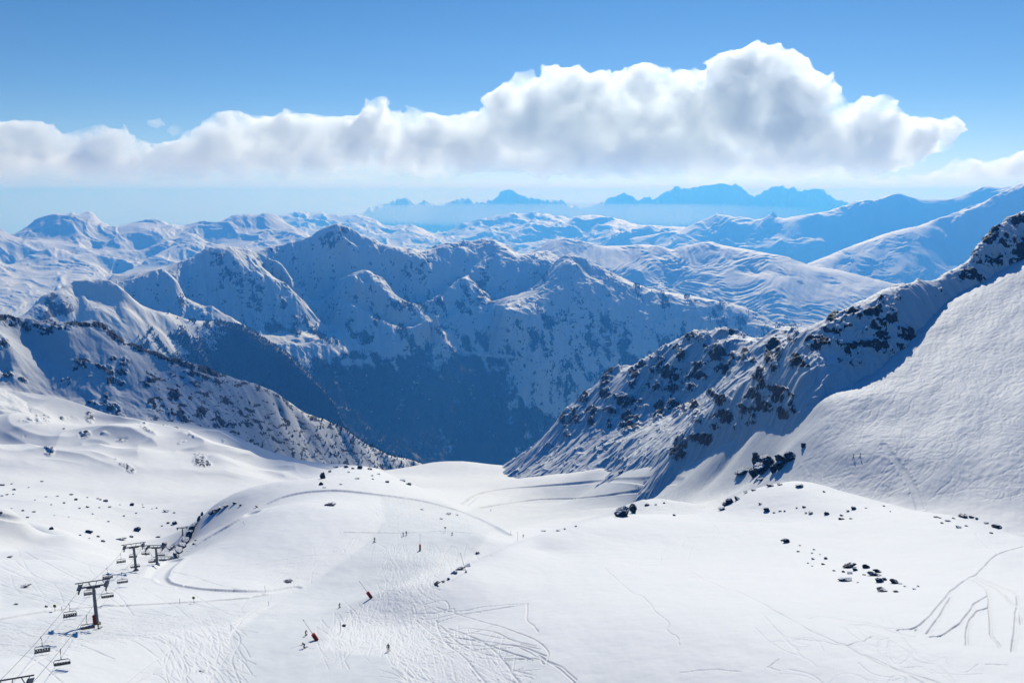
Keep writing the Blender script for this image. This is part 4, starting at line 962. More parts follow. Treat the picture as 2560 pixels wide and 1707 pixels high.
def cloud(name, poly, dist, depth, vox, mat, lump=900.0, seed=1, inflate=120.0):
    P = np.array(poly, float); m = F_PX / dist
    x0, x1 = (P[:, 0].min() - 60 - CX) / m, (P[:, 0].max() + 60 - CX) / m
    zt, zb = dist * float(ray(CX, P[:, 1].min() - 40)[1]) , dist * float(ray(CX, P[:, 1].max() + 10)[1])
    zb = max(zb, 450.0)
    gx = np.arange(x0, x1, vox); gy = np.arange(-depth, depth, vox * 1.3); gz = np.arange(zb, zt, vox)
    # outline distance in the plane of the sight lines, in metres
    PX, PZ = np.meshgrid(gx, gz, indexing='ij')
    a = np.arctan2(PX, dist); t = PZ / np.hypot(PX, dist)
    px, py = project(a, t)
    h = inside_distance(px, py, poly) / m
    X, Y, Z = np.meshgrid(gx, gy, gz, indexing='ij')
    H = h[:, None, :]
    k = inflate / m
    Rr = depth * 0.93
    shift = perlin3(X / 7000, Y * 0, Z / 4000, seed + 3) * depth * 0.7
    yy = (Y - shift) / Rr
    body = np.minimum(H, k * 1.4) - k * 1.4 * (yy * yy)
    F = body.astype(np.float32)
    near_skin = (body > -lump * 0.9) & (body < lump * 1.1)                       # only the skin of the cloud needs the billows
    xs, ys, zs = X[near_skin], Y[near_skin], Z[near_skin]
    n = 0; amp = 1.0; fr = 1.0 / lump
    for o in range(5):
        n = n + amp * (0.45 - np.abs(perlin3(xs * fr, ys * fr, zs * fr * 1.15, seed + o * 11))); amp *= 0.56; fr *= 2.1
    F[near_skin] += lump * 0.48 * (n - 0.25)
    F = np.where(body <= -lump * 0.9, -1.0, F)
    V, Qd = surface_net(F.astype(np.float32), (gx[0], gy[0], gz[0]), (vox, vox * 1.3, vox))
    V[:, 1] += dist
    me = bpy.data.meshes.new(name)
    me.from_pydata(V.tolist(), [], Qd.tolist())
    me.shade_smooth(); me.materials.append(mat)
    o = bpy.data.objects.new(name, me); COL.objects.link(o)
    o['kind'] = 'stuff'
    return o

def cloud_mat(name, dens, g=0.35, fade=(400.0, 1700.0), step=160.0, low=0.1):
    m, N, L = nodes(name)
    N.remove(N['Principled BSDF'])
    pv = N.new('ShaderNodeVolumePrincipled'); pv.inputs['Color'].default_value = (0.992, 1.0, 0.996, 1)
    pv.inputs['Anisotropy'].default_value = g
    pos = N.new('ShaderNodeNewGeometry').outputs['Position']
    sx = N.new('ShaderNodeSeparateXYZ'); L.new(pos, sx.inputs[0])
    mr = N.new('ShaderNodeMapRange'); mr.inputs[1].default_value, mr.inputs[2].default_value = fade
    mr.inputs[3].default_value, mr.inputs[4].default_value = low, 1.0
    L.new(sx.outputs[2], mr.inputs[0])
    n1 = noise_node(N, L, pos, 1 / 1500.0, 6, 0.62)
    nn = ramp_fac(N, L, n1, 0.38, 0.60)
    d = math_node(N, L, 'MULTIPLY', math_node(N, L, 'MULTIPLY', mr.outputs[0], math_node(N, L, 'MULTIPLY_ADD', nn, 0.86, 0.14)), dens)
    L.new(d, pv.inputs['Density'])
    L.new(pv.outputs[0], N['Material Output'].inputs['Volume'])
    m.cycles.volume_step_rate = step / 100.0 if False else 0.05
    return m

BANK = [(-120,305),(0,305),(40,303),(85,303),(110,315),(135,335),(150,350),(190,345),(225,335),(255,325),(280,325),(300,335),(318,355),(350,362),(380,372),(410,370),(430,365),(455,345),(490,325),(515,310),(545,300),(580,295),(610,293),(640,295),(665,288),(700,292),(755,290),(800,297),(830,305),(860,308),(890,300),(905,275),(925,260),(950,254),(965,264),(980,282),(1010,288),(1050,290),(1100,300),(1120,308),(1150,300),(1180,285),(1210,268),(1240,245),(1262,215),(1280,205),(1310,195),(1350,190),(1365,178),(1390,174),(1405,180),(1440,180),(1480,188),(1510,192),(1530,200),(1560,190),(1600,178),(1620,175),(1650,188),(1700,192),(1740,188),(1770,190),(1780,165),(1810,145),(1850,132),(1890,118),(1915,114),(1945,116),(1965,125),(1985,145),(2020,158),(2050,180),(2080,200),(2095,220),(2105,250),(2095,270),(2115,268),(2150,262),(2200,252),(2215,255),(2240,268),(2260,288),(2300,295),(2340,297),(2370,305),(2400,315),(2380,345),(2340,370),(2290,395),(2250,415),(2200,438),(2100,440),(2000,452),(1900,446),(1780,458),(1740,450),(1700,440),(1600,446),(1500,436),(1350,444),(1250,432),(1150,440),(1100,430),(1000,446),(900,440),(800,450),(700,442),(600,452),(540,446),(480,458),(380,450),(250,460),(180,448),(0,458),(-120,455)]
SMALL = [(2140,464),(2180,455),(2250,448),(2340,438),(2370,420),(2400,402),(2430,393),(2450,408),(2480,400),(2510,390),(2560,385),(2640,388),(2700,400),(2700,464)]
M_cloud = cloud_mat('cloud_vapour', 3.6e-3, 0.6)
cloud('cloud', BANK, 40000.0, 2000.0, 100.0, M_cloud, 1700.0, 4)
PUFF1 = [(372,302),(388,296),(405,300),(414,312),(398,319),(380,314)]
PUFF2 = [(420,327),(438,313),(455,320),(454,334),(436,338)]
M_puff = cloud_mat('thin_vapour', 1.1e-3, 0.6)
cloud('cloud', PUFF1, 40000.0, 700.0, 70.0, M_puff, 500.0, 14, 40.0)
cloud('cloud', PUFF2, 40000.0, 700.0, 70.0, M_puff, 500.0, 15, 40.0)
cloud('cloud', SMALL, 44000.0, 1500.0, 120.0, M_cloud, 1300.0, 9)

# a cloud high up towards the sun, out of the picture: its soft shadow lies on the left hill
def overhead_cloud(name, ground, lift, thick, mat, vox=45.0, lump=260.0, seed=3):
    g = np.array(ground, float)
    k = (lift - g[:, 2]) / SDIR.z
    P = np.stack([g[:, 0] + SDIR.x * k, g[:, 1] + SDIR.y * k], 1)
    lo, hi = P.min(0) - 250, P.max(0) + 250
    gx = np.arange(lo[0], hi[0], vox); gy = np.arange(lo[1], hi[1], vox); gz = np.arange(-thick, thick * 1.4, vox)
    X2, Y2 = np.meshgrid(gx, gy, indexing='ij')
    h = inside_distance(X2, Y2, P)
    X, Y, Z = np.meshgrid(gx, gy, gz, indexing='ij')
    n = 0; amp = 1.0; fr = 1.0 / lump
    for o in range(3):
        n = n + amp * (0.45 - np.abs(perlin3(X * fr, Y * fr, Z * fr, seed + o * 11))); amp *= 0.5; fr *= 2.1
    F = np.minimum(h[:, :, None], thick) - np.abs(Z) * 1.1 + lump * 0.35 * (n - 0.3)
    V, Qd = surface_net(F.astype(np.float32), (gx[0], gy[0], gz[0]), (vox, vox, vox))
    V[:, 2] += lift
    me = bpy.data.meshes.new(name); me.from_pydata(V.tolist(), [], Qd.tolist()); me.shade_smooth(); me.materials.append(mat)
    o = bpy.data.objects.new(name, me); COL.objects.link(o); o['kind'] = 'stuff'
    return o
def vapour(name, dens):
    m, N, L = nodes(name); N.remove(N['Principled BSDF'])
    v = N.new('ShaderNodeVolumePrincipled'); v.inputs['Color'].default_value = (1, 1, 1, 1); v.inputs['Density'].default_value = dens
    v.inputs['Anisotropy'].default_value = 0.5
    L.new(v.outputs[0], N['Material Output'].inputs['Volume']); return m
SHADE = [at(x, y, d) for x, y, d in [(690,1232,950),(645,1150,1090),(560,1095,1200),(420,1052,1245),(235,1036,1250),(100,1000,1250),(0,962,1255),(-350,940,1260),(-350,800,1420),(100,812,1400),(230,840,1390),(330,900,1390),(420,905,1440),(560,950,1450),(760,1035,1550),(900,1110,1700),(1020,1160,1850),(950,1200,1700),(860,1210,1450),(830,1230,1050)]]
overhead_cloud('cloud', SHADE, 3000.0, 230.0, vapour('high_cloud_vapour', 9.0e-3))
# ------------------------------------------------------------------ conifers
M_tree = bpy.data.materials.new('dark_conifer'); M_tree.use_nodes = True
_b = M_tree.node_tree.nodes['Principled BSDF']; _b.inputs['Base Color'].default_value = (0.018, 0.028, 0.022, 1); _b.inputs['Roughness'].default_value = 0.95; _b.inputs['Specular IOR Level'].default_value = 0.05
def tree_shape(h, tiers=4, sides=7, seed=0):
    """a conifer: trunk and stacked ragged skirts of branches"""
    r = np.random.default_rng(seed); V = []; Fc = []
    for k in range(tiers):
        z0 = h * (0.10 + 0.78 * k / tiers); z1 = min(h, z0 + h * (0.42 - 0.05 * k)); rad = h * 0.21 * (1 - 0.8 * k / tiers)
        b = len(V); V.append((0, 0, z1 if k < tiers - 1 else h))
        for i in range(sides):
            a = 2 * math.pi * (i + 0.5 * (k % 2)) / sides; q = rad * r.uniform(0.65, 1.25)
            V.append((q * math.cos(a), q * math.sin(a), z0 + h * r.uniform(-0.04, 0.05)))
        for i in range(sides): Fc.append((b, b + 1 + i, b + 1 + (i + 1) % sides))
    b = len(V)
    for i in range(4):
        a = math.pi / 2 * i; V += [(0.02 * h * math.cos(a), 0.02 * h * math.sin(a), -0.15 * h), (0.01 * h * math.cos(a), 0.01 * h * math.sin(a), h * 0.7)]
    for i in range(4): Fc.append((b + 2 * i, b + 2 * ((i + 1) % 4), b + 2 * ((i + 1) % 4) + 1, b + 2 * i + 1))
    return V, Fc
def forest_mesh(name, sheet, prob, n, h, sides=4, seed=1):
    """one mass of far-off trees scattered over a sheet by probability"""
    r = np.random.default_rng(seed)
    px, py = sheet.pix()
    w = np.clip(prob, 0, 1) * (px > -60) * (px < 2620)
    w = w.ravel(); w = w / w.sum()
    pick = r.choice(len(w), n, p=w)
    A = sheet.A.ravel()[pick] + r.uniform(-.5, .5, n) * (sheet.a[1] - sheet.a[0]); D = sheet.D.ravel()[pick]; Z = sheet.Z.ravel()[pick]
    H = h * r.uniform(0.6, 1.3, n)
    base = np.stack([D * np.sin(A), D * np.cos(A), Z - 0.1 * H], 1)
    ang = 2 * math.pi * np.arange(sides) / sides
    th = r.uniform(0, 6.28, n)
    rim = np.stack([np.cos(ang[None] + th[:, None]) * H[:, None] * 0.22, np.sin(ang[None] + th[:, None]) * H[:, None] * 0.22, np.broadcast_to(H[:, None] * 0.12, (n, sides))], 2)
    V = np.concatenate([base[:, None] + rim, (base + np.stack([0 * H, 0 * H, H * 1.1], 1))[:, None]], 1).reshape(-1, 3)
    k = sides + 1; o = np.arange(n)[:, None, None] * k
    i = np.arange(sides)
    tri = np.stack([i, (i + 1) % sides, np.full(sides, sides)], 1)[None] + o
    tri = tri.reshape(-1, 3).astype(np.int32)
    me = bpy.data.meshes.new(name)
    me.vertices.add(len(V)); me.vertices.foreach_set('co', V.astype(np.float32).ravel())
    me.loops.add(tri.size); me.loops.foreach_set('vertex_index', tri.ravel())
    me.polygons.add(len(tri)); me.polygons.foreach_set('loop_start', np.arange(0, tri.size, 3, dtype=np.int32)); me.polygons.foreach_set('loop_total', np.full(len(tri), 3, np.int32))
    me.update(calc_edges=True); me.materials.append(M_tree)
    ob = bpy.data.objects.new(name, me); COL.objects.link(ob); ob['kind'] = 'stuff'
    return ob
forest_mesh('forest', massif, smooth(0.12, 0.5, massif.attr['forest']) * (massif.Z > -1500), 48000, 13.0, 4, 1)
forest_mesh('forest', fridge, smooth(0.10, 0.5, fridge.attr['forest']), 30000, 12.0, 4, 2)
# ------------------------------------------------------------------ things: helpers
def plain(name, col, rough_=0.6, metal=0.0, var=0.12, scale=3.0):
    """a painted, worn or woven surface with a little uneven tone"""
    m, N, L = nodes(name)
    b = N['Principled BSDF']; b.inputs['Roughness'].default_value = rough_; b.inputs['Metallic'].default_value = metal
    tc = N.new('ShaderNodeTexCoord')
    n = noise_node(N, L, tc.outputs['Object'], scale, 3)
    c = mix_col(N, L, n, tuple(v * (1 - var) for v in col), tuple(min(1, v * (1 + var)) for v in col))
    L.new(c, b.inputs['Base Color']); return m
M_steel = plain('galvanised_steel', (0.21, 0.215, 0.225), 0.5, 0.2)
M_dark = plain('dark_painted_steel', (0.055, 0.058, 0.065), 0.5)
M_pad = plain('red_padding', (0.80, 0.06, 0.03), 0.55)
M_seat = plain('black_seat_cushion', (0.018, 0.018, 0.022), 0.6)
M_grey = plain('grey_tube', (0.22, 0.23, 0.25), 0.45, 0.2)
M_yellow = plain('yellow_sign_board', (0.75, 0.60, 0.02), 0.5)
M_pole = plain('weathered_pole', (0.20, 0.18, 0.16), 0.7)
M_wood = plain('dark_timber', (0.05, 0.035, 0.028), 0.8)
M_skin = plain('skin', (0.45, 0.28, 0.20), 0.6)

class MB:
    """collects shapes and links them as one mesh object"""
    def __init__(self): self.v = []; self.f = []
    def add(self, V, Fc):
        b = len(self.v); self.v += [tuple(p) for p in V]; self.f += [tuple(i + b for i in q) for q in Fc]; return self
    def box(self, c, s, rot=None):
        V = [Vector((x * s[0] / 2, y * s[1] / 2, z * s[2] / 2)) for z in (-1, 1) for y in (-1, 1) for x in (-1, 1)]
        if rot is not None: V = [rot @ p for p in V]
        return self.add([p + Vector(c) for p in V], [(0, 2, 3, 1), (4, 5, 7, 6), (0, 1, 5, 4), (2, 6, 7, 3), (0, 4, 6, 2), (1, 3, 7, 5)])
    def tube(self, pts, r, n=8):
        pts = [Vector(p) for p in pts]; rr = r if isinstance(r, (list, tuple)) else [r] * len(pts); V = []; Fc = []
        for k, p in enumerate(pts):
            d = (pts[min(k + 1, len(pts) - 1)] - pts[max(k - 1, 0)]).normalized()
            u = d.cross(Vector((0, 0, 1)))
            if u.length < 1e-3: u = d.cross(Vector((1, 0, 0)))
            u.normalize(); w = d.cross(u)
            V += [p + (u * math.cos(2 * math.pi * i / n) + w * math.sin(2 * math.pi * i / n)) * rr[k] for i in range(n)]
        for k in range(len(pts) - 1):
            for i in range(n): Fc.append((k * n + i, k * n + (i + 1) % n, (k + 1) * n + (i + 1) % n, (k + 1) * n + i))
        Fc += [tuple(range(n))[::-1], tuple(range((len(pts) - 1) * n, len(pts) * n))]
        return self.add(V, Fc)
    def build(self, name, mat, parent=None, smooth_=True):
        me = bpy.data.meshes.new(name); me.from_pydata(self.v, [], self.f)
        me.materials.append(mat)
        if smooth_: me.shade_smooth(); me.set_sharp_from_angle(angle=R(40))
        o = bpy.data.objects.new(name, me); COL.objects.link(o)
        if parent is not None: o.parent = parent
        return o
def tag(o, label, cat, group=None):
    o['label'] = label; o['category'] = cat
    if group: o['group'] = group
    return o
def thing(name, label, cat, loc, group=None):
    o = bpy.data.objects.new(name, None); COL.objects.link(o); o.location = loc; o.empty_display_size = 0.3
    return tag(o, label, cat, group)
def dup(o, parent=None):
    c = o.copy(); COL.objects.link(c)
    if parent is not None: c.parent = parent
    for ch in list(o.children): dup(ch, c)
    return c
def metres(P): return (P.y * cp - P.z * sp) / F_PX           # metres per photo pixel at a point
def pixel(P):
    a = math.atan2(P.x, P.y); x, y = project(np.float64(a), np.float64(P.z / math.hypot(P.x, P.y))); return float(x), float(y)
def set_down(x, y):
    P = near.hit(x, y); P.z = near.height(P.x, P.y); return P

# ------------------------------------------------------------------ boulders
def rock_mat(name, snow_line):
    m, N, L = nodes(name)
    b = N['Principled BSDF']; b.inputs['Roughness'].default_value = 0.85; b.inputs['Specular IOR Level'].default_value = 0.2
    g = N.new('ShaderNodeNewGeometry')
    n1 = noise_node(N, L, g.outputs['Position'], 1.3, 5, 0.65)
    c = mix_col(N, L, ramp_fac(N, L, n1, 0.35, 0.68), (0.020, 0.020, 0.023), (0.085, 0.075, 0.068))
    sx = N.new('ShaderNodeSeparateXYZ'); L.new(g.outputs['Normal'], sx.inputs[0])
    n2 = noise_node(N, L, g.outputs['Position'], 0.9, 4, 0.6)
    up = math_node(N, L, 'MULTIPLY_ADD', math_node(N, L, 'SUBTRACT', n2, 0.5), 1.1, sx.outputs[2])
    c = mix_col(N, L, ramp_fac(N, L, up, snow_line, snow_line + 0.12), c, SNOW)
    L.new(c, b.inputs['Base Color']); return m
M_rock = rock_mat('dark_rock', 0.90)
M_rock_snowy = rock_mat('dark_rock_with_snow', 0.62)
import bmesh
def rock_mesh(seed, flat=0.7, mat=None):
    bm = bmesh.new(); bmesh.ops.create_icosphere(bm, subdivisions=4, radius=1.0)
    r = np.random.default_rng(seed)
    co = np.array([v.co[:] for v in bm.verts])
    pl = r.normal(size=(13, 3)); pl /= np.linalg.norm(pl, axis=1)[:, None]; off = r.uniform(0.55, 0.95, 13)
    rad = np.min(np.where(co @ pl.T > 0.05, off / np.maximum(co @ pl.T, 0.05), 9), axis=1)          # a faceted block
    rad = np.minimum(rad, 1.15)
    rad = rad * (1 + 0.13 * perlin3(co[:, 0] * 2 + seed, co[:, 1] * 2, co[:, 2] * 2, seed) + 0.10 * perlin3(co[:, 0] * 5, co[:, 1] * 5 + seed, co[:, 2] * 5, seed + 1) + 0.05 * perlin3(co[:, 0] * 11, co[:, 1] * 11, co[:, 2] * 11 + seed, seed + 2))
    co = co * rad[:, None]; co[:, 2] *= flat
    for v, c in zip(bm.verts, co): v.co = c
    me = bpy.data.meshes.new('boulder'); bm.to_mesh(me); bm.free(); me.materials.append(mat)
    return me
ROCKS = [rock_mesh(s, f, M_rock) for s, f in ((1, .62), (2, .8), (3, .55), (4, .7), (5, .9), (6, .5))]
ROCKS_SNOWY = [rock_mesh(s, f, M_rock_snowy) for s, f in ((11, .7), (12, .85), (13, .6))]
def boulder(x, y, w, label, group=None, h=None, name='boulder', tilt=0.0, snowy=False, sink=0.25, deep=1.0):
    """a boulder whose foot shows at (x, y) in the photo and that is w pixels wide"""
    P = set_down(x, y); k = metres(P)
    pool = ROCKS_SNOWY if snowy or rng.random() < 0.3 else ROCKS
    o = bpy.data.objects.new(name, pool[int(rng.integers(len(pool)))]); COL.objects.link(o)
    sx = w * k / 2 * 1.02; sz = (h if h else w * 0.62) * k / 2 * 1.25
    a = math.atan2(P.x, P.y)
    o.rotation_euler = (R(float(rng.uniform(-12, 12))), R(tilt + float(rng.uniform(-6, 6))), -a + R(float(rng.uniform(-25, 25))))
    o.scale = (sx, sx * float(rng.uniform(0.7, 1.0)) * deep, sz)
    o.location = P + Vector((math.sin(a), math.cos(a), 0)) * sx * 0.3 + Vector((0, 0, sz * (0.62 - sink) * 0.9))
    return tag(o, label, 'rock', group)
G1, L1 = 'boulders strewn over the left basin', 'small dark boulder half buried in the left basin beyond the chairlift'
for x, y, w in [(5,1213,12),(29,1210,6),(105,1204,8),(36,1225,9),(71,1219,5),(17,1237,7),(5,1240,8),(33,1236,6),(115,1242,6),(144,1241,8),(178,1237,10),(190,1250,8),(87,1250,5),(218,1244,5),(244,1247,7),(251,1250,6),(199,1271,7),(219,1268,10),(248,1269,6),(274,1268,8),(85,1280,9),(69,1294,9),(2,1283,8),(29,1271,5),(58,1277,7),(357,1262,4),(358,1268,6),(340,1283,6),(436,1282,7),(271,1304,7),(200,1338,7),(246,1342,8),(223,1346,5),(421,1308,8),(405,1315,6),(490,1351,8),(128,1262,5),(160,1258,6),(232,1285,5),(172,1292,4),(310,1290,5),(136,1288,4),(300,1262,5),(380,1272,4),(392,1270,5)]:
    boulder(x, y, w, L1, G1)
for x, y, w, h, lb in [(130,1323,11,9,'angular boulder in blue shade between the two snow mounds and the basin'),(222,1332,19,13,'largest dark boulder of the left basin, a blunt pyramid'),(258,1354,11,8,'round boulder at the foot of the basin above the chairlift'),(343,1327,16,11,'pointed dark boulder left of the pale ski track in the basin'),(438,1310,14,10,'jagged boulder above the basin beside the far lift pylon'),(415,1279,17,8,'long low boulder ringed by bare snow at the top of the basin'),(330,1264,10,8,'brownish boulder on the bright snow rise over the basin'),(264,1254,11,6,'flat slab of rock on the crest of the left basin'),(395,1343,11,6,'blue-shaded boulder beside the pale ski track end'),(329,1343,11,9,'dark jagged rock beside the shaded hollow under the track'),(301,1349,25,8,'low ledge of rock on the snow rim left of the middle pylon'),(23,1393,14,6,'lone flat rock on the snow at the left edge'),(487,1360,12,7,'small rock on the snow right of the rock gully'),(40,1511,11,5,'small flat rock beside the yellow marker on the left'),(116,1517,9,8,'little cluster of rock close to the yellow marker'),(62,1468,27,9,'long black rock lying on tracked snow left of the nearest full pylon'),(824,1264,27,13,'black boulder alone on the smooth face of the road knoll'),(721,1454,27,8,'dark flat rock beside the groomed run under the knoll'),(505,1678,15,7,'small dark rock among ski tracks at the bottom edge'),(1194,1384,12,8,'single small rock on the left shoulder of the white dome')]:
    boulder(x, y, w, lb, None, h)
GK = 'rocks on the crest of the road knoll'
for x, y, w, h in [(545,1276,26,16),(566,1266,18,10),(587,1259,14,8),(530,1284,16,12),(644,1267,16,6),(602,1264,8,5)]:
    boulder(x, y, w, 'dark rock of the outcrop on the left crest of the road knoll', GK, h, snowy=True)
for x, y, w, h in [(808,1196,15,20),(803,1212,10,14),(840,1169,16,8),(866,1169,12,8),(925,1174,13,8),(872,1181,8,5),(930,1190,7,4),(932,1198,7,4),(892,1197,12,5),(968,1206,10,5),(852,1211,8,4),(810,1219,9,4),(1008,1203,16,7),(1022,1212,14,8),(947,1186,9,5),(825,1180,10,8),(882,1172,9,6)]:
    boulder(x, y, w, 'small dark rock on the far top of the road knoll', GK, h)
boulder(900, 1172, 13, 'pale grey block on the far top of the road knoll', None, 10)
for x, y, w in [(1055,1274,10),(1120,1286,14),(1143,1288,8),(1103,1297,8)]:
    boulder(x, y, w, 'small rock showing through snow right of the road knoll', GK, 4)
for x, y, w, h, t in [(505,1288,8,12,35),(497,1302,9,20,35),(487,1318,11,22,35),(480,1332,16,24,35),(474,1346,18,24,35),(466,1358,18,24,35),(458,1370,18,22,35),(450,1382,20,20,35),(440,1393,22,14,30),(424,1376,10,18,-35),(412,1362,12,10,-30)]:
    boulder(x, y, w, 'snow-streaked dark rock in the steep gully right of the lift', 'rocks of the steep gully', h, 'gully_rock', t, True, 0.1, 1.6)
GD = 'rocks along the edge of the white dome'
for x, y, w, h, t in [(1136,1434,20,9,-25),(1150,1424,24,8,-25),(1168,1416,18,5,-20),(1090,1462,22,6,-25),(1108,1453,12,5,-20),(860,1565,11,5,-20),(1122,1448,8,6,0)]:
    boulder(x, y, w, 'thin dark rock rib along the left edge of the white dome', GD, h, tilt=t)
for x, y, w in [(1360,1328,14),(1395,1327,12),(1412,1323,6),(1686,1289,9),(1617,1264,12),(1440,1316,6),(1640,1262,7),(1660,1258,6)]:
    boulder(x, y, w, 'little rock on the skyline of the white dome', GD, 5)
boulder(1558, 1290, 38, 'big round black boulder beside the snow mound behind the dome', None, 40)
boulder(1583, 1282, 24, 'tall black boulder leaning on the snow mound right of the round one', None, 38, sink=0.1)
GE = 'rocks of the small cliff on the dome top'
for x, y, w, h in [(1806,1274,18,12),(1813,1264,18,16),(1826,1258,22,16),(1842,1250,18,14),(1865,1232,14,6),(1885,1226,14,6),(1925,1216,18,6),(1950,1212,16,6)]:
    boulder(x, y, w, 'brown-black rock of the little cliff at the left end of the dome top', GE, h)
for x, y, w in [(2000,1217,20),(2060,1230,8),(1900,1260,10),(1918,1278,18),(1950,1278,8),(1962,1278,6),(2010,1268,10),(2015,1283,8),(2027,1284,14),(2066,1286,12),(2103,1298,14),(2104,1289,10),(2127,1297,8),(2120,1278,10),(2165,1270,6),(2135,1273,14),(2210,1265,7),(2226,1279,5),(1935,1282,7),(1992,1270,7)]:
    boulder(x, y, w, 'small dark rock scattered on the upper dome under the ski slope', 'rocks scattered on the upper dome')
for x, y, w, h in [(2340,1293,12,5),(2350,1295,8,4),(2370,1303,14,4),(2408,1292,26,10),(2428,1293,12,8),(2442,1297,8,5),(2395,1319,16,8),(2415,1315,8,4),(2490,1319,22,9),(2467,1308,12,5),(2478,1333,10,4),(2355,1308,8,4),(2384,1296,9,4)]:
    boulder(x, y, w, 'dark rock of the broken outcrop at the right end of the dome crest', 'outcrop at the right end of the crest', h)
for x, y, w in [(1967,1356,20),(1955,1352,7),(1995,1379,8),(2030,1383,7),(2035,1374,7),(2032,1398,10),(2058,1411,10),(2065,1397,10),(2050,1386,5),(2020,1408,6),(2030,1415,5),(2000,1364,6)]:
    boulder(x, y, w, 'small dark stone in the line above the rock cluster on the dome', 'stones above the rock cluster')
GC = 'rock cluster on the right of the dome'
for x, y, w, h, t in [(2122,1418,32,15,-15),(2138,1426,14,8,0),(2126,1434,14,8,0),(2164,1420,18,10,10),(2185,1438,36,15,10),(2193,1430,20,12,0),(2200,1455,22,14,0),(2235,1458,22,9,15),(2240,1480,14,4,0),(2285,1473,12,4,10),(2295,1466,8,3,0),(2160,1437,8,5,0),(2085,1427,8,4,0),(2145,1456,6,3,0),(2252,1459,10,4,0),(2108,1430,8,4,0),(2212,1450,12,8,0),(2262,1466,8,3,0)]:
    boulder(x, y, w, 'dark rock of the cluster low on the right of the white dome', GC, h, tilt=t)
boulder(2113, 1452, 34, 'long slanting slab at the lower left of the dome rock cluster', None, 9, tilt=-22)
boulder(2205, 1478, 27, 'lone dark boulder at the lowest point of the dome rock cluster', None, 12)
GO = 'crag on the ski slope'
for x, y, w, h, t in [(1893,1168,30,36,10),(1905,1184,24,34,15),(1888,1190,20,18,0),(1860,1182,26,14,-20),(1846,1186,12,8,0),(1925,1166,22,24,-15),(1935,1180,14,16,0),(1957,1160,34,28,-10),(1978,1150,22,18,-10),(1950,1172,18,16,0),(1903,1201,11,8,0),(1915,1150,18,16,0)]:
    boulder(x, y, w * 1.5, 'snow-dusted black rock of the crag standing out of the ski slope', GO, h * 1.35, tilt=t, snowy=True, sink=0.15)
for x, y, w, h in [(1543,1180,14,14),(1555,1182,16,16),(1564,1176,10,10)]:
    boulder(x, y, w, 'dark rock standing alone at the foot of the ridge snow', 'rocks at the foot of the ridge', h, snowy=True)

# ------------------------------------------------------------------ chairlift
def pylon(x, y, top_y, label, pad=False, P=None, height=None, yaw=None):
    P = P or set_down(x, y); k = metres(P)
    H = height or (y - top_y) * k / cp
    t = thing('lift_pylon', label, 'lift pylon', P, 'pylons of the chairlift')
    t.rotation_euler.z = LIFT_YAW if yaw is None else yaw
    MB().tube([(0, 0, -1.5), (0, 0, H * 0.5), (0, 0, H * 0.9)], [0.46, 0.39, 0.30], 12).build('mast', M_steel, t)
    MB().box((0, 0, H * 0.885), (6.2, 0.32, 0.3)).box((0, 0, H * 0.855), (3.0, 0.4, 0.25)).build('crossarm', M_dark, t, False)
    for s in (-1, 1):
        b = MB().box((s * 2.9, 0, H * 0.865), (0.22, 4.6, 0.22)).box((s * 2.9, 0, H * 0.90), (1.0, 3.2, 0.06)).build('sheave_assembly', M_dark, t, False)
        for q in range(8):
            c = Vector((s * 2.9, -2.05 + q * 0.585, H * 0.845))
            MB().tube([c + Vector((-0.13, 0, 0)), c + Vector((0.13, 0, 0))], 0.22, 10).build('wheel', M_dark, b)
    g = MB().box((0, 0, H), (7.6, 0.16, 0.2))
    for s in (-1, 1):
        g.tube([(s * 3.2, 0, H), (s * 2.6, 0, H * 0.9)], 0.07, 6).tube([(s * 2.0, 0, H), (s * 2.5, 0, H * 0.9)], 0.07, 6).tube([(s * 0.9, 0, H), (s * 0.5, 0, H * 0.9)], 0.07, 6)
    g.build('service_frame', M_dark, t, False)
    ld = MB()
    for s in (-0.2, 0.2): ld.box((s, 0.62, H * 0.45), (0.05, 0.05, H * 0.86))
    for q in range(int(H * 0.86 / 0.4)): ld.box((0, 0.62, 0.3 + q * 0.4), (0.4, 0.04, 0.04))
    ld.build('ladder', M_steel, t, False)
    MB().tube([(0, 0, -1.2), (0, 0, 0.35)], [0.95, 0.85], 12).build('foundation', M_grey, t)
    if pad: MB().tube([(-0.42, -0.35, 0.3), (-0.42, -0.35, 2.6)], 0.42, 10).build('safety_pad', M_pad, t)
    return t, P, H
B1, B2, B3 = set_down(243, 1560), set_down(340, 1426), set_down(393, 1411)
dirv = (B2 - B1); LIFT_YAW = -math.atan2(dirv.x, dirv.y)
T1, B1, H1 = pylon(243, 1560, 1446, 'tall grey lift pylon with a red pad at its foot, nearest one shown whole', True)
T2, B2, H2 = pylon(340, 1426, 1355, 'grey lift pylon in the middle, left of the pair beyond the tallest one')
T3, B3, H3 = pylon(393, 1411, 1360, 'lift pylon beside the rock gully, right of the pair', yaw=-math.atan2((B3 - B2).x, (B3 - B2).y))
best = None
for d_ in np.linspace(95, 185, 91):                            # the next pylon down the line: only its head rises into the picture
    top_ = at(16, 1698, float(d_)); g_ = near.height(top_.x, top_.y)
    if best is None or abs(top_.z - g_ - 13.5) < abs(best[1] - 13.5): best = (Vector((top_.x, top_.y, g_)), top_.z - g_)
P0, H0_ = best
T0, P0, H0 = pylon(0, 0, 0, 'top frame of a lift pylon cut off at the bottom left corner', P=P0, height=H0_, yaw=-math.atan2((B1 - P0).x, (B1 - P0).y))
def beyond(x, y_top, d, H, label):
    P = at(x, y_top, d); P.z -= H
    return pylon(0, 0, 0, label, P=P, height=H, yaw=-math.atan2((B3 - B2).x, (B3 - B2).y))
dd = math.hypot(B3.x, B3.y)
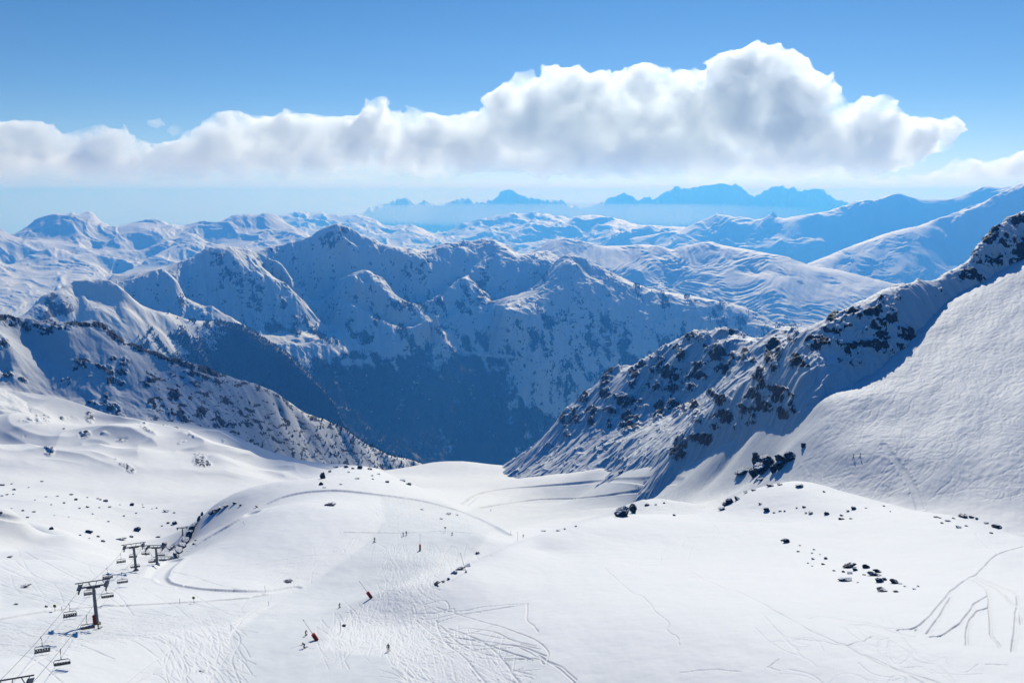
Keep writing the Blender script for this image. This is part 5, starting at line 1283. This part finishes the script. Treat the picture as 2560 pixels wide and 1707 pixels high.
T4, B4, H4 = beyond(407, 1391, dd * 1.12, 11.0, 'low lift pylon head rising behind the snow edge, right of the pair')
T5, B5, H5 = beyond(447, 1361, dd * 1.38, 11.0, 'faint far lift pylon against the snow left of the rock gully')
P6 = set_down(457, 1338)
T6, B6, H6 = pylon(457, 1338, 1316, 'farthest small lift pylon standing in the basin beside the gully top', P=P6)
heads = [(T0, P0, H0), (T1, B1, H1), (T2, B2, H2), (T3, B3, H3), (T4, B4, H4), (T5, B5, H5)]
def rope_points(s):
    out = []
    for (t, P, H) in heads:
        c, sn = math.cos(t.rotation_euler.z), math.sin(t.rotation_euler.z)
        out.append(P + Vector((c * 2.9 * s, sn * 2.9 * s, H * 0.865)))
    p0 = out[0] + (out[0] - out[1]) * 0.6
    pts = []
    for a, b in zip([p0] + out[:-1], out):
        for k in range(12):
            f = k / 12; q = a.lerp(b, f); q.z -= 4 * f * (1 - f) * (b - a).length * 0.012; pts.append(q)
    return pts + [out[-1]]
ROPE = {s: rope_points(s) for s in (-1, 1)}
tag(MB().tube(ROPE[-1], 0.035, 6).build('haul_rope', M_dark), 'thin lift cable along the left side of the pylons', 'cable', 'cables of the chairlift')
tag(MB().tube(ROPE[1], 0.035, 6).build('haul_rope', M_dark), 'thin lift cable along the right side of the pylons', 'cable', 'cables of the chairlift')

def make_chair():
    t = bpy.data.objects.new('lift_chair', None); COL.objects.link(t)
    MB().tube([(0, -0.25, 0.05), (0, 0.0, -0.15), (0.02, 0.32, -0.8), (0.02, 0.36, -1.5), (0, 0.1, -2.15)], 0.065, 8).build('hanger', M_dark, t)
    MB().box((0, 0, 0.02), (0.16, 0.7, 0.16)).build('grip', M_steel, t.children[-1] if t.children else t, False)
    fr = MB()
    for s in (-1, 1):
        fr.tube([(0, 0.1, -2.15), (s * 0.9, 0.1, -2.17), (s * 1.35, 0.1, -2.3), (s * 1.52, 0.1, -2.62), (s * 1.52, 0.05, -3.3), (s * 1.52, -0.5, -3.42)], 0.055, 8)
    fr.tube([(-1.3, 0.1, -2.22), (1.3, 0.1, -2.22)], 0.09, 8)
    fr.build('frame', M_grey, t)
    st = MB()
    for q in range(6): st.box((-1.25 + q * 0.5, -0.28, -3.38), (0.46, 0.55, 0.1))
    st.box((0, -0.02, -3.42), (3.0, 0.1, 0.1)).build('seat', M_seat, t, False)
    bk = MB()
    for q in range(6): bk.box((-1.25 + q * 0.5, 0.08, -3.05), (0.34, 0.09, 0.5))
    bk.box((0, 0.12, -2.84), (3.0, 0.06, 0.12)).box((0, 0.12, -3.28), (3.0, 0.06, 0.14)).build('backrest', M_seat, t, False)
    MB().tube([(-1.4, -0.55, -3.3), (-1.4, -0.75, -3.95), (1.4, -0.75, -3.95), (1.4, -0.55, -3.3)], 0.03, 6).tube([(0, -0.75, -3.95), (0, -0.6, -3.4)], 0.03, 6).build('footrest', M_grey, t)
    return t
CHAIR = make_chair(); first = True
def hang(s, gx, label):
    global first
    pts = ROPE[s]; best = None
    for a, b in zip(pts[:-1], pts[1:]):
        xa, xb = pixel(a)[0], pixel(b)[0]
        if (xa - gx) * (xb - gx) <= 0 and xa != xb:
            best = (a.lerp(b, (gx - xa) / (xb - xa)), b - a); break
    if best is None: return
    t = CHAIR if first else dup(CHAIR); first = False
    t.location = best[0]; t.scale = (0.88, 0.88, 0.88)
    t.rotation_euler.z = -math.atan2(best[1].x, best[1].y) + (math.pi if s > 0 else 0)
    tag(t, label, 'lift chair', 'chairs hanging from the chairlift')
    return t
LEFT = [(102, 'empty lift chair on the left cable, nearest to the bottom left corner'), (172, 'empty lift chair on the left cable just before the tallest pylon'), (222, 'faint lift chair behind the head of the tallest pylon'), (267, 'lift chair on the left cable just past the tallest pylon'), (301, 'white-framed lift chair left of the middle pylon'), (331, 'lift chair on the left cable partly behind the middle pylon'), (379, 'lift chair beside the mast of the pylon near the gully')]
RIGHT = [(151, 'lift chair with dark seat backs, nearest on the right cable at bottom left'), (216, 'lift chair with dark backs above the tall pylon shadow'), (266, 'lift chair with dark backs right of the tallest pylon head'), (304, 'lift chair with dark backs between the tallest and the middle pylon'), (336, 'dark lift chair low on the middle pylon mast'), (362, 'lift chair carrying a person between the two middle pylons'), (401, 'lift chair right of the pylon beside the rock gully')]
for gx, lb in LEFT: hang(-1, gx, lb)
seat_chair = None
for gx, lb in RIGHT:
    c_ = hang(1, gx, lb)
    if gx == 362: seat_chair = c_

# ------------------------------------------------------------------ people
def skinned(name, joints, edges, mat, parent, root=0):
    me = bpy.data.meshes.new(name); me.from_pydata([j[:3] for j in joints], edges, [])
    o = bpy.data.objects.new(name, me); COL.objects.link(o); o.parent = parent
    md = o.modifiers.new('skin', 'SKIN'); md.use_smooth_shade = True
    sk = me.skin_vertices[0].data if me.skin_vertices else None
    if sk is None:
        o.data.skin_vertices; sk = None
    for i, j in enumerate(joints):
        if sk: sk[i].radius = (j[3], j[3]); sk[i].use_root = (i == root)
    sub = o.modifiers.new('subdivision', 'SUBSURF'); sub.levels = sub.render_levels = 1
    me.materials.append(mat)
    return o
def limb_mesh(chains, blob=None):
    """one continuous surface of tapering limbs: chains of (x, y, z, radius)"""
    b = MB()
    for ch in chains: b.tube([c[:3] for c in ch], [c[3] for c in ch], 10)
    return b
def person(P, h, label, jacket, trousers, pose='ski', yaw=0.0, board=False, helmet=(0.02, 0.02, 0.025), poles=True, seated=False, skis=True):
    t = thing('person', label, 'person', P, None)
    t.rotation_euler.z = yaw; k = h / 1.78; t.scale = (k, k, k)
    lean = {'ski': 0.16, 'stand': 0.02, 'tuck': 0.34, 'sit': 0.04}[pose]
    kn = {'ski': 0.16, 'stand': 0.03, 'tuck': 0.26, 'sit': 0.42}[pose]
    hip = {'ski': 0.86, 'stand': 0.95, 'tuck': 0.74, 'sit': 0.62}[pose]
    w = 0.12 if not board else 0.20
    legs = [[(s * 0.09, 0, hip, 0.105), (s * w, -kn, hip * 0.54 if pose != 'sit' else hip - 0.02, 0.075), (s * w, 0.02 if pose != 'sit' else -kn - 0.02, 0.11 if pose != 'sit' else hip - 0.48, 0.058), (s * w, -0.05 if pose != 'sit' else -kn - 0.1, 0.05 if pose != 'sit' else hip - 0.52, 0.062)] for s in (-1, 1)]
    ch = hip + 0.52 - lean * 0.4
    torso = [(0, 0, hip - 0.03, 0.15), (0, -lean * 0.5, hip + 0.25, 0.145), (0, -lean, ch - 0.04, 0.175), (0, -lean * 1.1, ch + 0.05, 0.10)]
    neck = [(0, -lean * 1.1, ch + 0.02, 0.07), (0, -lean * 1.2 - 0.02, ch + 0.13, 0.06)]
    ya = -lean - 0.22
    arms = [[(s * 0.17, -lean, ch - 0.02, 0.075), (s * 0.30, -lean - 0.03, ch - 0.27, 0.06), (s * 0.32, ya - 0.08, ch - 0.40, 0.045)] for s in (-1, 1)]
    hands = [[(s * 0.32, ya - 0.08, ch - 0.40, 0.045), (s * 0.32, ya - 0.15, ch - 0.44, 0.05), (s * 0.32, ya - 0.19, ch - 0.45, 0.035)] for s in (-1, 1)]
    hz_ = ch + 0.24; hy = -lean * 1.25 - 0.04
    head = [(0, hy, hz_ - 0.12, 0.06), (0, hy - 0.015, hz_ - 0.05, 0.092), (0, hy, hz_ + 0.03, 0.10), (0, hy, hz_ + 0.10, 0.06)]
    limb_mesh([neck, head] + hands).box((0, hy - 0.105, hz_ - 0.02), (0.03, 0.035, 0.045)).build('body', M_skin, t)
    limb_mesh([torso] + arms).build('jacket', plain('jacket_cloth', jacket, 0.7), t)
    limb_mesh(legs).build('trousers', plain('trouser_cloth', trousers, 0.7), t)
    MB().tube([(0, hy, hz_ - 0.03), (0, hy + 0.005, hz_ + 0.06), (0, hy, hz_ + 0.13)], [0.115, 0.12, 0.06], 12).build('helmet', plain('helmet_shell', helmet, 0.35), t)
    MB().box((0, hy - 0.10, hz_ + 0.0), (0.17, 0.05, 0.07)).build('goggles', M_seat, [c_ for c_ in t.children if c_.name.startswith('helmet')][0], False)
    for s in (-1, 1):
        z = 0.0 if pose != 'sit' else hip - 0.56; yb = -0.05 if pose != 'sit' else -kn - 0.12
        MB().box((s * w, yb, z + 0.09), (0.11, 0.30, 0.18)).build('boot', M_seat, t, False)
        if skis and not board: MB().tube([(s * w, yb + 0.75, z), (s * w, yb - 0.8, z), (s * w, yb - 0.95, z + 0.09)], [0.045, 0.05, 0.025], 6).build('ski', M_dark, t)
        if poles: MB().tube([(s * 0.32, ya - 0.15, ch - 0.40), (s * 0.42, ya + 0.25, 0.02)], 0.014, 5).build('ski_pole', M_dark, t)
    if board: MB().box((0, -0.02, 0.01), (1.5, 0.27, 0.03)).build('snowboard', M_dark, t)
    return t
BLK, NAV = (0.015, 0.015, 0.018), (0.012, 0.025, 0.07)
def skier(x, y, hpx, label, jacket=BLK, trousers=BLK, pose='ski', yaw=0.0, **kw):
    P = set_down(x, y); k = metres(P)
    return person(P, max(1.5, min(2.3, hpx * k * 1.08)), label, jacket, trousers, pose, yaw, **kw)
skier(246, 1571, 18, 'skier in a yellow jacket and dark trousers standing beside the tall pylon', (0.72, 0.62, 0.02), (0.02, 0.02, 0.03), 'stand', R(150))
skier(762, 1619, 20, 'dark-clad skier bent over poles below the nearest red snow lance', (0.03, 0.025, 0.03), (0.02, 0.02, 0.03), 'tuck', R(-35))
skier(764, 1588, 16, 'snowboarder in black jacket and green trousers left of the red lance', BLK, (0.02, 0.16, 0.07), 'ski', R(70), board=True, poles=False)
skier(848, 1519, 14, 'black-clad snowboarder leaning on the groomed run between the two red lances', BLK, BLK, 'ski', R(60), board=True, poles=False)
skier(971, 1628, 21, 'person in dark blue standing on the churned snow at bottom centre', NAV, NAV, 'stand', R(5))
skier(936, 1354, 13, 'dark skier at the upper left edge of the groomed run', BLK, (0.05, 0.03, 0.03), 'ski', R(40))
skier(1008, 1340, 10, 'left one of two skiers standing side by side high on the run', BLK, BLK, 'stand', R(170))
skier(1016, 1338, 11, 'right one of two skiers standing side by side high on the run', (0.04, 0.03, 0.03), BLK, 'stand', R(190))
skier(1130, 1338, 10, 'dark skier alone at the right end of the upper run', BLK, NAV, 'ski', R(30))
skier(1308, 1343, 6, 'tiny dark person at the road end beside the dome edge', BLK, BLK, 'stand', R(0))
skier(2133, 1142, 9, 'left one of two tiny skiers on the cut-up slope', BLK, BLK, 'ski', R(110))
skier(2150, 1140, 9, 'right one of two tiny skiers on the cut-up slope', BLK, BLK, 'ski', R(110))
skier(1227, 1277, 5, 'tiny person in the hollow behind the road knoll', BLK, BLK, 'stand', R(0))
skier(1430, 1248, 4, 'left of a tiny pair of people on the far piste', (0.25, 0.04, 0.03), BLK, 'stand', R(0))
skier(1438, 1247, 4, 'right of a tiny pair of people on the far piste', BLK, BLK, 'stand', R(0))
if seat_chair:
    m_ = seat_chair.matrix_basis
    person(m_ @ Vector((0.0, -0.05, -4.0)), 1.75, 'dark figure riding in the lift chair between the middle pylons', BLK, BLK, 'sit', seat_chair.rotation_euler.z, poles=False)

# ------------------------------------------------------------------ snow lances, markers, posts, hut
def lance(x, y, tx, ty, label, pad=True, h=None, pr=0.5):
    P = set_down(x, y); k = metres(P)
    t = thing('snow_lance', label, 'snow lance', P, 'snow lances along the run')
    a = math.atan2(P.x, P.y); H = (y - ty) * k / cp; dx = (tx - x) * k
    right = Vector((math.cos(a), -math.sin(a), 0))
    tip = right * dx + Vector((0, 0, H))
    po = MB().tube([tip * -0.02, tip * 0.3, tip], [0.07, 0.06, 0.035], 8).build('pole', M_pole, t)
    MB().tube([tip * 0.97, tip * 1.02], [0.09, 0.07], 8).build('nozzle', M_dark, po)
    MB().tube([(0, 0, -0.3), (0, 0, 0.5)], 0.3, 10).build('hydrant', M_grey, t)
    if pad: MB().tube([tip.normalized() * 0.1, tip.normalized() * (h or 2.2)], pr, 14).build('pad', M_pad, t)
    return t
lance(793, 1600, 762, 1541, 'snow lance with leaning pole and red pad, lower of the two slanted ones', True, 2.1)
lance(929, 1494, 901, 1448, 'snow lance with leaning pole and red pad, upper of the two slanted ones', True, 2.2)
lance(1050, 1376, 1051, 1334, 'upright snow lance with slim red pad high on the run', True, 2.6, 0.36)
lance(1165, 1430, 1152, 1380, 'bare leaning snow lance without a pad by the dome edge rocks', False)
def marker(x, y, hpx, label):
    P = set_down(x, y); k = metres(P); t = thing('piste_marker', label, 'piste marker', P, 'yellow piste markers')
    H = hpx * k
    MB().tube([(0, 0, -0.3), (0, 0, H)], 0.045, 6).build('post', M_pole, t)
    MB().tube([(0, -0.03, H * 0.82), (0, 0.03, H * 0.82)], 0.42, 16).build('sign_board', M_yellow, t)
    return t
marker(138, 1527, 17, 'yellow marker sign on a post left of the tallest pylon')
marker(485, 1508, 19, 'yellow marker sign on a post right of the tallest pylon, above the road')
marker(1113, 1330, 15, 'tiny yellow marker sign high on the run, right of the upright lance')
def stake(x, y, hpx, label, lean=0.0, name='pole'):
    P = set_down(x, y); k = metres(P)
    o = MB().tube([(0, 0, -0.4), (lean * hpx * k, 0, hpx * k)], 0.05, 6).build('marker_pole', M_pole)
    o.location = P; tag(o, label, 'pole', 'thin poles along the pistes')
stake(450, 1510, 16, 'thin pole left of the yellow sign above the road')
stake(155, 1527, 13, 'thin pole right of the yellow marker at the left')
stake(663, 1480, 18, 'thin pole at the end of the curved road')
stake(672, 1513, 12, 'short pole just below the road end')
stake(578, 1574, 15, 'thin pole among the tracks below the road')
stake(852, 1580, 28, 'tall thin pole on the churned snow beside the run')
stake(1294, 1351, 24, 'tallest thin pole at the right end of the upper road')
stake(1277, 1338, 14, 'short thin pole left of the tall one at the road end')
stake(612, 1312, 11, 'short pale pole above the road on the knoll', -0.4)
stake(1206, 1272, 6, 'tiny dark post in the hollow behind the road knoll')
for x, y in [(1253,1250),(1276,1254),(1318,1255),(1333,1253),(1380,1250),(1462,1243),(1590,1215),(1655,1252),(1665,1250),(1612,1205)]:
    stake(x, y, 5, 'tiny pole lining the far piste in the middle basin')
P = set_down(2008, 1117); t = thing('hut', 'tiny dark hut on the bright rib of the ski slope', 'hut', P); t.scale = (metres(P) * 11 / 3.2,) * 3
MB().box((0, 0, 0.9), (2.6, 2.0, 2.4)).build('wall', M_wood, t, False)
MB().add([(-1.6, -1.3, 2.0), (1.6, -1.3, 2.0), (1.6, 1.3, 2.0), (-1.6, 1.3, 2.0), (-1.6, 0, 2.9), (1.6, 0, 2.9)], [(0, 1, 5, 4), (3, 4, 5, 2), (0, 4, 3), (1, 2, 5), (0, 3, 2, 1)]).build('roof', M_dark, t, False)

# ------------------------------------------------------------------ trees on the left hill
TREES = []
for s in range(4):
    V, Fc = tree_shape(1.0, 4 + s % 2, 8, s)
    nt = [i for i, f in enumerate(Fc) if len(f) == 4]
    mc = bpy.data.meshes.new('pine_tree'); mc.from_pydata(V, [], Fc); mc.materials.append(M_tree); TREES.append(mc)
px_, py_ = lhill.pix()
crest_y = np.interp(px_, [800, 860, 908, 947, 1005, 1051, 1086], [1047, 1074, 1104, 1129, 1146, 1158, 1163])
wt = smooth(800, 900, px_) * smooth(1085, 1060, px_) * (py_ > crest_y - 2) * smooth(60, 10, py_ - crest_y) * (lhill.U < math.log(1990))
pk = np.random.default_rng(5).choice(wt.size, 260, p=(wt / wt.sum()).ravel(), replace=False)
for i_, q in enumerate(pk):
    d, a = lhill.D.ravel()[q], lhill.A.ravel()[q]
    o = bpy.data.objects.new('pine_tree', TREES[i_ % 4]); COL.objects.link(o)
    h = 8.5 * float(rng.uniform(0.6, 1.35)); o.scale = (h * 0.85, h * 0.85, h); o.rotation_euler.z = float(rng.uniform(0, 6))
    o.location = (d * math.sin(a), d * math.cos(a), lhill.Z.ravel()[q])
    tag(o, 'tiny dark conifer on the snowy tail of the left hill', 'tree', 'conifers on the tail of the left hill')
pw = smooth(600, 860, px_) * (py_ > crest_y - 4) * (0.10 + smooth(-0.1, 0.5, fbm(lhill.A * 60, lhill.U * 60, 3, 12))) * (px_ < 1075) + 2.0 * smooth(7, 2, np.abs(py_ - crest_y)) * smooth(760, 800, px_)
forest_mesh('forest', lhill, pw * (lhill.U < math.log(2050)), 1500, 6.0, 5, 3)
